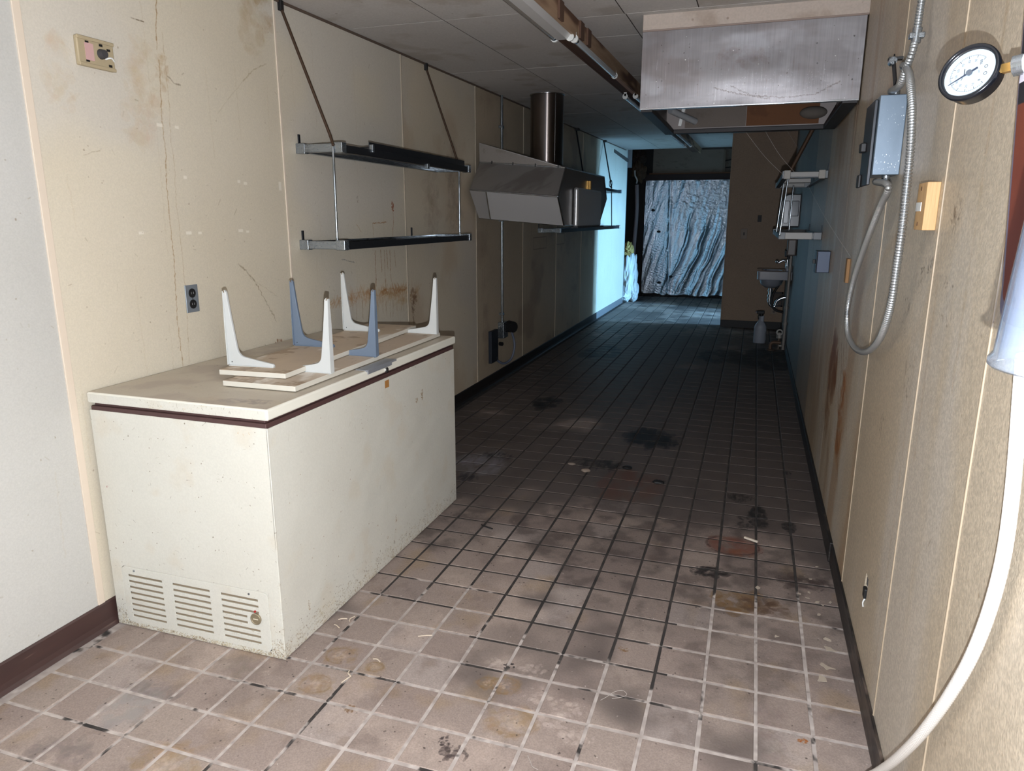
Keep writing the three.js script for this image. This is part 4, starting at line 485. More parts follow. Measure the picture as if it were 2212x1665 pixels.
// ---------------------------------------------------------------- shelf boards and their brackets on the freezer
function boardMesh(name, label, cx, cz, y0, w, L, turn, tone) {
  const tex = painted(512, 1024, [-w / 2, w / 2, -L / 2, L / 2], (x, z) => { let q = mix(tone, tone.map((v) => v * 0.93), fbm(x * 12 + cx * 9, z * 8, 4)); q = mix(q, [224, 216, 206], 0.8 * sm(0.6, 0.7, fbm(x * 9 + 3 + cx * 30, z * 5, 4, 1))); return mix(q, [140, 116, 92], 0.6 * sm(0.64, 0.74, fbm(x * 16 + 5, z * 16, 4, 2))); }, (ctx) => { specks(ctx, 0, 0, 512, 1024, 90, 2, '#5c4a38', 0.7); for (let i = 0; i < 10; i++) { const x = rr(0, 512), y = rr(0, 1024); scratch(ctx, [[x, y], [x + rr(-14, 14), y + rr(-40, 40)]], 3, '#5c4a38', 0.4, 2); } });
  const top = std(0xffffff, 0.55, 0, { map: tex }), edge = std(0xcbc6ba, 0.5), g = new RoundedBoxGeometry(w, 0.019, L, 2, 0.002); g.groups.length = 0;
  const p = g.attributes.position; uvBy(g, (x, y, z) => tex.userData.uv(x, z)); const cnt = p.count, topF = [], sideF = []; for (let i = 0; i < cnt; i += 3) ((p.getY(i) + p.getY(i + 1) + p.getY(i + 2)) / 3 > 0.0088 ? topF : sideF).push(i, i + 1, i + 2);
  g.setIndex([...topF, ...sideF]); g.addGroup(0, topF.length, 0); g.addGroup(topF.length, sideF.length, 1);
  const m = new THREE.Mesh(g, [top, edge]); m.name = numbered(name); m.position.set(cx, y0 + 0.0095, cz); m.rotation.y = turn; m.castShadow = m.receiveShadow = true; scene.add(m); return tag(m, label, 'board', 'shelf boards lying on the freezer lid');
}
boardMesh('shelf_board', 'white edged shelf board lying flat on the freezer lid, lower of the two', -1.09, -0.02, 0.8972, 0.30, 1.25, 0.012, [196, 178, 158]);
boardMesh('shelf_board', 'white edged shelf board resting askew on top of the lower board', -1.205, -0.08, 0.9185, 0.275, 1.22, 0.062, [198, 178, 154]);
// one pressed steel bracket: arm along +x, upright along +y, elbow at the origin
function bracketParts() {
  const H = 0.275, Lh = 0.185, s = new THREE.Shape(); s.moveTo(0.008, 0.002); s.lineTo(Lh, 0.002); s.lineTo(Lh + 0.004, 0.006); s.lineTo(Lh, 0.011); s.bezierCurveTo(0.12, 0.022, 0.075, 0.03, 0.062, 0.034); s.bezierCurveTo(0.046, 0.04, 0.04, 0.05, 0.037, 0.066); s.bezierCurveTo(0.03, 0.12, 0.018, 0.2, 0.011, H); s.lineTo(0.006, H + 0.005); s.lineTo(0.001, H); s.lineTo(0.002, 0.008); s.quadraticCurveTo(0.003, 0.003, 0.008, 0.002);
  const web = new THREE.ExtrudeGeometry(s, { depth: 0.007, bevelEnabled: true, bevelSize: 0.002, bevelThickness: 0.0025, bevelSegments: 3, curveSegments: 12 }); web.translate(0, 0, -0.0035);
  const f = new THREE.Shape(); f.moveTo(-0.003, -0.004); const taper = (len) => { const q = new THREE.Shape([[-0.0125, 0], [0.0125, 0], [0.011, len * 0.6], [0.006, len], [-0.006, len], [-0.011, len * 0.6]].map(([a, b]) => new THREE.Vector2(a, b))); return new THREE.ExtrudeGeometry(q, { depth: 0.0018, bevelEnabled: true, bevelSize: 0.0008, bevelThickness: 0.0008, bevelSegments: 2 }); };
  const back = taper(H).rotateY(-Math.PI / 2).translate(0.0, 0.004, 0), foot = taper(Lh).rotateX(Math.PI / 2).rotateY(Math.PI / 2).translate(0.004, 0.0022, 0);
  const rib = new THREE.TorusGeometry(0.007, 0.0025, 8, 16, Math.PI / 2).rotateZ(Math.PI).translate(0.006, 0.008, 0);
  return { web, flange: merge([back, foot, rib]), tip: disc(V(0.004, H + 0.001, 0), V(1, 0, 0.2), 0.0065, 0.006, 14) };
}
const bp = bracketParts(), mBrWhite = std(0xc2c4c2, 0.35), mBrBlue = std(0x6c7a8c, 0.38, 0.1), mTip = std(0x6a5230, 0.6, 0.3);
function bracket(label, at, turn, mat, dot) {
  const o = thing('shelf_bracket', label, 'bracket', at, 'shelf brackets standing up from the boards'); o.rotation.y = turn;
  for (const [n, g, m] of [['web', bp.web, mat], ['flange', bp.flange, mat], ['tip', bp.tip, mTip]]) { const k = new THREE.Mesh(g, m); k.name = n; k.castShadow = k.receiveShadow = true; o.add(k); }
  if (dot) { const k = new THREE.Mesh(new THREE.SphereGeometry(0.0022, 8, 6).translate(0.014, 0.014, 0.006), M.black); k.name = 'screw_hole'; o.add(k); }
  return o;
}
bracket('nearest white bracket on the left edge of the upper board', V(-1.322, 0.938, 0.455), 0.062, mBrWhite, true);
bracket('blue grey bracket on the left edge of the upper board', V(-1.345, 0.938, 0.01), 0.062, mBrBlue, true);
bracket('farthest white bracket on the left edge of the upper board', V(-1.372, 0.938, -0.44), 0.062, mBrWhite, true);
bracket('nearest white bracket on the right edge of the lower board', V(-0.93, 0.914, 0.375), Math.PI + 0.012, mBrWhite);
bracket('blue grey bracket on the right edge of the lower board', V(-0.932, 0.914, 0.03), Math.PI + 0.012, mBrBlue);
bracket('farthest white bracket on the right edge of the lower board', V(-0.942, 0.914, -0.60), Math.PI + 0.012, mBrWhite);

// ---------------------------------------------------------------- fittings on the left wall
{
  const p = onL(201, 117), o = thing('wall_plate', 'beige wall plate with a broken thermostat base high on the left wall', 'wall plate', V(XL, p.y - 0.05, p.z)), m = std(0xa8997c, 0.55);
  part('plate', box(XL, XL + 0.016, p.y - 0.047, p.y + 0.047, p.z - 0.073, p.z + 0.073, 0.005), m, o); for (const s of [0.0415, -0.0415]) part('plate_rim', box(XL + 0.012, XL + 0.02, p.y + s - 0.0055, p.y + s + 0.0055, p.z - 0.073, p.z + 0.073, 0.002), m, o);
  part('dial_stub', disc(V(XL + 0.024, p.y + 0.002, p.z - 0.018), V(1, 0, 0), 0.017, 0.02, 20, 0.013), std(0x3d3a3c, 0.7), o, 'torn dark dial stub'); part('torn_label', box(XL + 0.016, XL + 0.0175, p.y - 0.026, p.y + 0.028, p.z + 0.012, p.z + 0.045).rotateX(0), std(0xc29c98, 0.7), o, 'torn pink label'); part('spring', tube([V(XL + 0.02, p.y - 0.012, p.z - 0.03), V(XL + 0.03, p.y - 0.006, p.z - 0.045), V(XL + 0.025, p.y - 0.014, p.z - 0.062)], 0.003, 14, 6), M.white, o);
  for (const [a, b] of [[0.03, 0.035], [-0.028, 0.038], [-0.03, -0.052], [0.02, -0.05], [0.03, -0.02]]) part('slot', box(XL + 0.0155, XL + 0.0168, p.y + a - 0.004, p.y + a + 0.004, p.z + b - 0.007, p.z + b + 0.007), M.black, o);
}
function outlet(name, label, c, w, h, nx, plate, dark) {
  const o = thing(name, label, 'outlet', V(c.x, c.y - h / 2, c.z));
  part('cover_plate', box(c.x, c.x + nx * 0.005, c.y - h / 2, c.y + h / 2, c.z - w / 2, c.z + w / 2, 0.002), plate, o);
  for (const s of [-1, 1]) { const k = part('socket', disc(V(c.x + nx * 0.005, c.y + s * h * 0.2, c.z), V(1, 0, 0), w * 0.27, 0.004, 24), dark, o); for (const d of [-1, 1]) part('slot', box(c.x + nx * 0.0068, c.x + nx * 0.0078, c.y + s * h * 0.2 - 0.004, c.y + s * h * 0.2 + 0.005, c.z + d * 0.006 - 0.001, c.z + d * 0.006 + 0.001), std(0x8a8a8a, 0.4), k); }
  part('screw', disc(V(c.x + nx * 0.0055, c.y, c.z), V(1, 0, 0), 0.003, 0.002, 10), M.galv, o);
}
outlet('wall_outlet', 'grey metal duplex outlet with dark sockets on left wall above freezer', V(XL, 1.157, 0.262), 0.07, 0.112, 1, std(0x9aa2aa, 0.4, 0.6), M.black);
{
  const o = thing('power_connection', 'grey outlet box with cord loop at the foot of a thin wall conduit', 'outlet', V(XL + 0.05, 0.2, -3.4));
  part('conduit', bar(V(XL + 0.022, ceilY(-3.55), -3.55), V(XL + 0.022, 0.54, -3.55), 0.0115, 14), M.galv, o); for (const y of [2.25, 1.46, 0.62]) part('strap', box(XL, XL + 0.036, y - 0.012, y + 0.012, -3.575, -3.525, 0.004), M.galv, o);
  part('box', box(XL, XL + 0.06, 0.4, 0.55, -3.61, -3.49, 0.006), M.galv, o); part('back_plate', box(XL, XL + 0.03, 0.21, 0.5, -3.42, -3.24, 0.004), std(0x2c3038, 0.5, 0.5), o, 'dark upright cover'); part('connector', disc(V(XL + 0.10, 0.5, -3.58), V(0.8, 0, 0.5), 0.055, 0.07, 28, 0.05), M.black, o, 'round black connector');
  part('cord', tube([V(XL + 0.1, 0.45, -3.6), V(XL + 0.12, 0.32, -3.62), V(XL + 0.1, 0.2, -3.58), V(XL + 0.06, 0.17, -3.48), V(XL + 0.02, 0.22, -3.4), V(XL + 0.022, 0.25, -3.38)], 0.011, 36, 10), std(0x5a6070, 0.5), o); part('knob', disc(V(XL + 0.05, 0.36, -3.44), V(1, 0, 0.4), 0.018, 0.03, 16), M.black, o);
}

// ---------------------------------------------------------------- fittings on the right wall
// armoured conduit: a tube whose radius swells at every turn of the strip
function flex(pts, r, pitch, amp, k = 14) {
  const c = new THREE.CatmullRomCurve3(pts, false, 'centripetal'), L = c.getLength(), per = 5, n = Math.round(L / pitch) * per, fr = c.computeFrenetFrames(n, false), p = [], idx = [], uv = [];
  for (let i = 0; i <= n; i++) { const o = c.getPointAt(i / n), w = [0, 0.75, 1, 0.75, 0][i % per]; for (let j = 0; j <= k; j++) { const a = j / k * 2 * Math.PI, q = r + amp * (w - 0.5), d = fr.normals[i].clone().multiplyScalar(Math.cos(a) * q).addScaledVector(fr.binormals[i], Math.sin(a) * q).add(o); p.push(d.x, d.y, d.z); uv.push(i / n * L * 8, j / k); } }
  for (let i = 0; i < n; i++) for (let j = 0; j < k; j++) { const a = i * (k + 1) + j, b = a + k + 1; idx.push(a, b, a + 1, b, b + 1, a + 1); }
  const g = new THREE.BufferGeometry(); g.setAttribute('position', new THREE.Float32BufferAttribute(p, 3)); g.setAttribute('uv', new THREE.Float32BufferAttribute(uv, 2)); g.setIndex(idx); g.computeVertexNormals(); return g;
}
const mFlex = std(0xb4b8bb, 0.32, 0.9);
{
  const bz = -0.03, A = onZ(1905, 205, bz), Bq = onZ(1896, 378, bz), x0 = A.x - 0.003, y1 = A.y, y0 = Bq.y, o = thing('electrical_box', 'blue grey steel electrical box dotted with paint specks on right wall', 'electrical box', V((x0 + XR) / 2, y0, bz - 0.1));
  const tex = painted(256, 512, [x0, XR, y0, y1], (x, y) => mix([112, 126, 140], [98, 112, 126], fbm(x * 30, y * 12, 4)), (ctx) => { specks(ctx, 20, 60, 250, 200, 14, 3, '#f2f2ee', 0.95); specks(ctx, 10, 380, 240, 500, 30, 3.4, '#f2f2ee', 0.95); specks(ctx, 0, 0, 256, 512, 20, 2, '#dde2e6', 0.8); });
  const body = box(x0, XR, y0, y1, bz - 0.2, bz, 0.003); uvBy(body, (x, y) => tex.userData.uv(x, y)); part('body', body, std(0xffffff, 0.4, 0.35, { map: tex }), o);
  part('cover', box(x0 - 0.012, x0 - 0.001, y0 - 0.03, y1 - 0.01, bz - 0.21, bz - 0.02, 0.003), std(0x37393d, 0.4, 0.6), o, 'dark front cover'); part('latch', box(x0 - 0.03, x0 - 0.012, y0 + 0.08, y0 + 0.11, bz - 0.15, bz - 0.1, 0.004), M.black, o); part('latch', box(x0 - 0.022, x0 - 0.012, y0 - 0.034, y0 + 0.01, bz - 0.2, bz - 0.15, 0.004), M.black, o);
  for (const [px, py, r] of [[1940, 212, 0.013], [1926, 376, 0.013]]) { const c = onZ(px, py, bz - 0.04); part('connector', disc(V(Math.min(c.x, XR - 0.03), py < 300 ? y1 + 0.008 : y0 - 0.008, bz - 0.05), V(0, 1, 0), r, 0.02, 16), M.galv, o); }
  const cl = thing('conduit_bracket', 'black folded strap bracket above the blue grey electrical box', 'bracket', onR(1935, 180, 0.02)), q = onR(1930, 127, 0.03), w = onR(1934, 182, 0.03);
  part('upright', strip(V(XR - 0.03, q.y, q.z), V(XR - 0.03, w.y, w.z), 0.004, 0.035, V(0, 0, 1)), M.black, cl); part('hook', strip(V(XR - 0.045, q.y, q.z), V(XR - 0.002, q.y, q.z + 0.0), 0.03, 0.008), M.black, cl); part('bolt', disc(V(XR - 0.035, q.y - 0.012, q.z + 0.02), V(0, 0, 1), 0.012, 0.04, 12), M.galv, cl);
  const Q = (px, py, off) => onR(px, py, off), j = V(XR - 0.045, y1 + 0.016, bz - 0.05);
  single('flexible_conduit', flex([Q(2001, -60, 0.03), Q(1991, 0, 0.03), Q(1980, 70, 0.035), Q(1970, 115, 0.045), Q(1956, 150, 0.05), Q(1947, 178, 0.05), j], 0.0092, 0.0085, 0.003), mFlex, 'flexible steel conduit coming from the ceiling into the electrical box top', 'conduit');
  const cc = Q(1981, 72, 0.036), c2 = Q(1979, 82, 0.037); single('conduit_coupling', [bar(cc.clone().add(V(0, 0.014, 0)), c2.clone().add(V(0, -0.014, 0)), 0.0125, 18), box(cc.x - 0.02, cc.x + 0.02, cc.y - 0.014, cc.y + 0.002, cc.z - 0.012, cc.z + 0.012, 0.004)], M.galv, 'shiny coupling clamp on the conduit near the ceiling', 'coupling');
  single('flexible_conduit', flex([Q(1951, 142, 0.036), Q(1960, 150, 0.05), Q(1967, 180, 0.062), Q(1970, 240, 0.064), Q(1967, 320, 0.064), Q(1958, 410, 0.062), Q(1948, 500, 0.06), Q(1938, 570, 0.055), Q(1926, 650, 0.05), Q(1908, 715, 0.045), Q(1884, 752, 0.04), Q(1862, 760, 0.04), Q(1842, 745, 0.04), Q(1831, 715, 0.04), Q(1830, 675, 0.04), Q(1840, 620, 0.045), Q(1858, 560, 0.05), Q(1880, 500, 0.055), Q(1902, 445, 0.055), Q(1919, 405, 0.06), V(Q(1926, 385, 0.06).x, y0 - 0.018, bz - 0.05)], 0.0092, 0.0085, 0.0032), mFlex, 'long flexible steel conduit hanging in a loop below the electrical box', 'conduit');
}
{ const a = onR(2000, 446), z0 = 0.468, z1 = 0.572, o = thing('wooden_block', 'raw pine block screwed upright to the right wall', 'block', V(XR - 0.015, 1.453, 0.52)); void a; const tex = painted(128, 256, [0, 1, 0, 1], (x, y) => mix([198, 162, 114], [172, 134, 88], fbm(x * 14, y * 3, 4))); part('block', box(XR - 0.03, XR, 1.453, 1.57, z0, z1, 0.002), std(0xffffff, 0.65, 0, { map: tex }), o); for (const y of [1.468, 1.556]) part('screw_head', disc(V(XR - 0.03, y, 0.51), V(1, 0, 0), 0.005, 0.002, 12), std(0x5c3a22, 0.6), o); part('paper_scrap', box(XR - 0.0315, XR - 0.03, 1.5, 1.522, 0.47, 0.53), M.white, o); }
single('wooden_strip', box(XR - 0.014, XR, 1.19, 1.3, -1.07, -1.015, 0.002), std(0x8f6a42, 0.7), 'thin wooden strip on right wall behind the conduit loop', 'strip');
{ const o = thing('switch_box', 'dark grey surface switch box on right wall beyond the conduit loop', 'electrical box', V(XR - 0.035, 1.17, -2.0)); part('body', box(XR - 0.07, XR, 1.17, 1.295, -2.06, -1.95, 0.004), std(0x3c4454, 0.45, 0.4), o); part('cover', box(XR - 0.076, XR - 0.07, 1.168, 1.297, -2.06, -1.95, 0.003), std(0x2b3038, 0.45, 0.4), o); part('toggle', box(XR - 0.09, XR - 0.076, 1.22, 1.245, -2.012, -1.998, 0.002), M.black, o); }
{ const c = onR(1870, 1272), o = thing('open_outlet', 'broken open outlet hole low on the right wall', 'outlet', V(XR + 0.006, c.y - 0.05, c.z)); part('recess', box(XR + 0.0112, XR + 0.0122, c.y - 0.055, c.y + 0.055, c.z - 0.036, c.z + 0.036), std(0x1a1715, 0.9), o); part('yoke', box(XR + 0.002, XR + 0.008, c.y + 0.012, c.y + 0.04, c.z - 0.012, c.z + 0.012, 0.002), M.galv, o); part('socket_scrap', box(XR - 0.006, XR + 0.006, c.y - 0.03, c.y + 0.004, c.z - 0.016, c.z + 0.013, 0.004), M.black, o); part('loose_wire', tube([V(XR + 0.004, c.y - 0.028, c.z), V(XR - 0.004, c.y - 0.045, c.z + 0.004), V(XR - 0.002, c.y - 0.062, c.z + 0.002)], 0.0025, 12, 6), M.white, o); }

// pressure gauge on its brass stem
{
  const G = onR(2098, 161, 0.112), v = EYE.clone().sub(G).normalize(), left = V(-0.72, 0.69, 0).applyQuaternion(camera.quaternion), n = v.multiplyScalar(Math.cos(0.66)).addScaledVector(left, Math.sin(0.66)).normalize();
  const right = V(1, -0.16, 0).applyQuaternion(camera.quaternion), s = right.clone().addScaledVector(n, -right.dot(n)).normalize(), x = s.clone().negate().cross(n).normalize(); // dial's own down is s
  const o = thing('pressure_gauge', 'round black rimmed pressure gauge with white dial by the right wall', 'gauge', G), R = 0.0455;
  const basis = new THREE.Matrix4().makeBasis(x, s.clone().negate(), n).setPosition(G), L = (g) => g.applyMatrix4(basis);
  const c = document.createElement('canvas'); c.width = c.height = 512; const ctx = c.getContext('2d'); ctx.fillStyle = '#9ca7af'; ctx.fillRect(0, 0, 512, 512); ctx.translate(256, 256); ctx.strokeStyle = ctx.fillStyle = '#0c141e'; ctx.textAlign = 'center'; ctx.textBaseline = 'middle';
  ctx.lineWidth = 2; ctx.beginPath(); ctx.arc(0, 0, 196, 0.75 * Math.PI, 2.25 * Math.PI); ctx.stroke();
  for (let k = 0; k <= 100; k += 2) { const a = (0.75 + 1.5 * k / 100) * Math.PI, big = k % 10 === 0, r0 = big ? 168 : 184; ctx.lineWidth = big ? 5 : 2; ctx.beginPath(); ctx.moveTo(Math.cos(a) * r0, Math.sin(a) * r0); ctx.lineTo(Math.cos(a) * 196, Math.sin(a) * 196); ctx.stroke(); if (big) { ctx.font = (k === 0 || k === 100 ? 'bold 34px' : '30px') + ' sans-serif'; ctx.fillText(String(k), Math.cos(a) * 138, Math.sin(a) * 138); } }
  ctx.font = '24px sans-serif'; ctx.fillText('psi', 0, 84); ctx.lineWidth = 5; ctx.beginPath(); ctx.arc(-36, -96, 22, 0.2, 2.6); ctx.stroke(); ctx.font = 'bold 26px sans-serif'; ctx.lineWidth = 9; ctx.beginPath(); ctx.moveTo(-10, -58); ctx.lineTo(64, -58); ctx.stroke(); ctx.lineWidth = 5; for (const k of [-20, 20]) { ctx.beginPath(); ctx.arc(k * 1.9, 150, 15, 0, 6.3); ctx.stroke(); }
  const face = new THREE.CanvasTexture(c); face.colorSpace = THREE.SRGBColorSpace; face.anisotropy = 8;
  const lathe = new THREE.LatheGeometry([[0, -0.022], [0.038, -0.022], [0.042, -0.018], [0.043, 0.003], [R, 0.004], [R, 0.011], [0.0425, 0.0135], [0.039, 0.012], [0.0385, 0.004], [0, 0.004]].map(([a, b]) => new THREE.Vector2(a, b)), 56).rotateX(Math.PI / 2);
  part('case', L(lathe), std(0x15171c, 0.22, 0.2), o, 'black case with rim'); part('dial', L(new THREE.CircleGeometry(0.0385, 48).translate(0, 0, 0.0045)), std(0xffffff, 0.5, 0, { map: face }), o, 'white dial with numbers');
  const a = (0.75 + 1.5 * 0.41) * Math.PI, nd = (g) => L(g.rotateZ(-a).translate(0, 0, 0.0075)), ns = new THREE.Shape([[-0.013, -0.0016], [0, -0.0016], [0.033, -0.0003], [0.033, 0.0003], [0, 0.0016], [-0.013, 0.0016]].map(([p, q]) => new THREE.Vector2(p, q)));
  part('needle', nd(new THREE.ExtrudeGeometry(ns, { depth: 0.0006, bevelEnabled: false })), std(0x16263c, 0.4), o); part('hub', L(disc(V(0, 0, 0.008), V(0, 0, 1), 0.0045, 0.003, 20)), std(0x5c6672, 0.35, 0.6), o);
  part('lens', L(new THREE.CircleGeometry(0.0388, 48).translate(0, 0, 0.0105)), new THREE.MeshPhysicalMaterial({ color: 0xffffff, transmission: 1, thickness: 0, roughness: 0.04 }), o);
  const st = (k) => G.clone().addScaledVector(s, k).addScaledVector(n, -0.008), e0 = st(0.038), p1 = st(0.058), p2 = st(0.073), p3 = st(0.087), p4 = st(0.112), d = s.clone();
  part('stem', strip(e0, p1, 0.013, 0.013), M.brass, o, 'square brass stem'); const f = thing('pipe_fitting', 'galvanised bushing and cap joined to the gauge stem', 'pipe fitting', p2), hex = (a0, b0, r, k) => { const g = new THREE.CylinderGeometry(r, r, a0.distanceTo(b0), k); g.applyQuaternion(new THREE.Quaternion().setFromUnitVectors(V(0, 1, 0), d)); return g.translate((a0.x + b0.x) / 2, (a0.y + b0.y) / 2, (a0.z + b0.z) / 2); };
  part('bushing', hex(p1, p2, 0.0165, 8), M.galv, f); part('thread_tape', hex(p2, p3, 0.0145, 20), std(0xf0f0ee, 0.6), f, 'white thread tape'); part('cap', hex(p3, p4, 0.021, 24), M.galv, f); part('tape_end', tube([p2.clone().add(V(0, 0.012, 0)), p2.clone().add(V(0, 0.022, 0.004)), p2.clone().add(V(-0.002, 0.03, 0.012))], 0.0012, 10, 5), M.white, f);
}
// red panel at the frame's edge, clear cup, braided hose
{
  const off = 0.045, a = onR(2206, 50, off), b = onR(2152, 672, off), dz = (y) => a.z + (b.z - a.z) * (y - a.y) / (b.y - a.y), yb = b.y - 0.012, yt = 2.15, zf = 2.35, o = thing('red_panel', 'tall brown red panel with purple grey rim and rounded corner at right edge', 'panel', V(XR - off, yb, 1.7));
  const outline = (inset, rad) => { const s = new THREE.Shape(), z0b = dz(yb) + inset, z0t = dz(yt) + inset, y0 = yb + inset; s.moveTo(z0t, yt - inset); s.lineTo(z0b - 0.0, y0 + rad); s.quadraticCurveTo(z0b + 0.0, y0, z0b + rad, y0); s.lineTo(zf, y0); s.lineTo(zf, yt - inset); s.lineTo(z0t, yt - inset); return s; };
  const ext = (s, d, x) => { const g = new THREE.ExtrudeGeometry(s, { depth: d, bevelEnabled: true, bevelSize: 0.002, bevelThickness: 0.002, bevelSegments: 2, curveSegments: 10 }); g.applyMatrix4(new THREE.Matrix4().makeBasis(V(0, 0, 1), V(0, 1, 0), V(-1, 0, 0))); return g.translate(x, 0, 0); };
  part('rim', ext(outline(0, 0.045), 0.02, XR - off + 0.024), std(0x6d6474, 0.4, 0.1), o, 'purple grey rim'); const tex = painted(256, 512, [1, 2.4, 1.2, 2.2], (z, y) => { let q = mix([122, 62, 40], [96, 44, 30], fbm(z * 9, y * 9, 4)); if (y > onR(2207, 225, off).y) q = mix([34, 32, 36], [26, 25, 30], fbm(z * 9, y * 9, 3)); return q; }); const fc = ext(outline(0.03, 0.03), 0.003, XR - off + 0.0); uvBy(fc, (x, y, z) => tex.userData.uv(z, y)); part('face', fc, std(0xffffff, 0.45, 0, { map: tex }), o, 'brown red face with black top');
  const l0 = onR(2210, 180, off), l1 = onR(2210, 138, off); part('label', box(XR - off - 0.0055, XR - off - 0.0045, l0.y, l1.y, l0.z + 0.0, l0.z + 0.2), std(0xdcd6e2, 0.5), o, 'pale label strip');
  for (const [z, y] of [[1.5, 1.45], [2.1, 1.45], [1.5, 2.0], [2.1, 2.0]]) part('stand_off', disc(V(XR - 0.0145, y, z), V(1, 0, 0), 0.012, 0.02, 12), M.darkMetal, o);
  const c0 = onR(2318, 800, 0.14), R = 0.064, H = 0.24, o2 = thing('clear_cylinder', 'clear plastic tube shade with a rounded lip at the right edge of view', 'plastic tube', c0);
  const glass = new THREE.MeshPhysicalMaterial({ color: 0xdfe7f2, roughness: 0.05, transmission: 0.93, thickness: 0, ior: 1.5 });
  const shell = new THREE.LatheGeometry([[0.048, H], [R - 0.001, 0.012], [R + 0.003, 0.006], [R + 0.003, 0.001], [R, -0.002], [R - 0.005, 0.002], [R - 0.0055, 0.014], [0.0445, H], [0.048, H]].map(([p, q]) => new THREE.Vector2(p, q)), 56).translate(c0.x, c0.y, c0.z); part('shell', shell, glass, o2);
  part('inner_core', new THREE.CylinderGeometry(0.014, 0.016, H - 0.04, 28).translate(c0.x, c0.y + H / 2 + 0.02, c0.z), std(0xb9c4d6, 0.4), o2, 'pale inner core'); part('top_cap', new THREE.CylinderGeometry(0.055, 0.05, 0.03, 32).translate(c0.x, c0.y + H + 0.014, c0.z), std(0xd8dade, 0.4), o2); part('arm', strip(V(c0.x, c0.y + H + 0.02, c0.z), V(XR - off - 0.007, c0.y + H + 0.02, c0.z), 0.03, 0.012), M.galv, o2);
  const bt = painted(256, 128, [0, 1, 0, 1], (u, v) => { const k = Math.abs(((v * 6) % 1) - 0.5) * 2, s = (u * 16 + k * 1.2) % 1; const q = mix([226, 222, 216], [196, 188, 180], sm(0.35, 0.6, s) * (1 - sm(0.8, 1, s))); return q; });
  bt.wrapS = bt.wrapT = THREE.RepeatWrapping; bt.repeat.set(14, 1); const Q = (px, py, f) => onR(px, py, f);
  const hp = [Q(2209, 770, 0.013), Q(2207, 800, 0.018), Q(2203, 860, 0.024), Q(2196, 960, 0.024), Q(2185, 1080, 0.024), Q(2168, 1200, 0.024), Q(2140, 1310, 0.024), Q(2102, 1410, 0.026), Q(2052, 1500, 0.028), Q(1990, 1585, 0.032), Q(1935, 1640, 0.036), Q(1895, 1668, 0.04)]; { const e = hp[hp.length - 1]; hp.push(V(e.x - 0.012, e.y - 0.07, e.z - 0.055), V(e.x - 0.04, 0.013, e.z - 0.06), V(e.x - 0.10, 0.013, e.z + 0.06), V(e.x - 0.12, 0.013, e.z + 0.5)); }
  single('braided_hose', new THREE.TubeGeometry(new THREE.CatmullRomCurve3(hp, false, 'centripetal'), 140, 0.0105, 14), std(0xffffff, 0.4, 0, { map: bt }), 'white braided hose curving down along the right wall to the baseboard', 'hose');
}

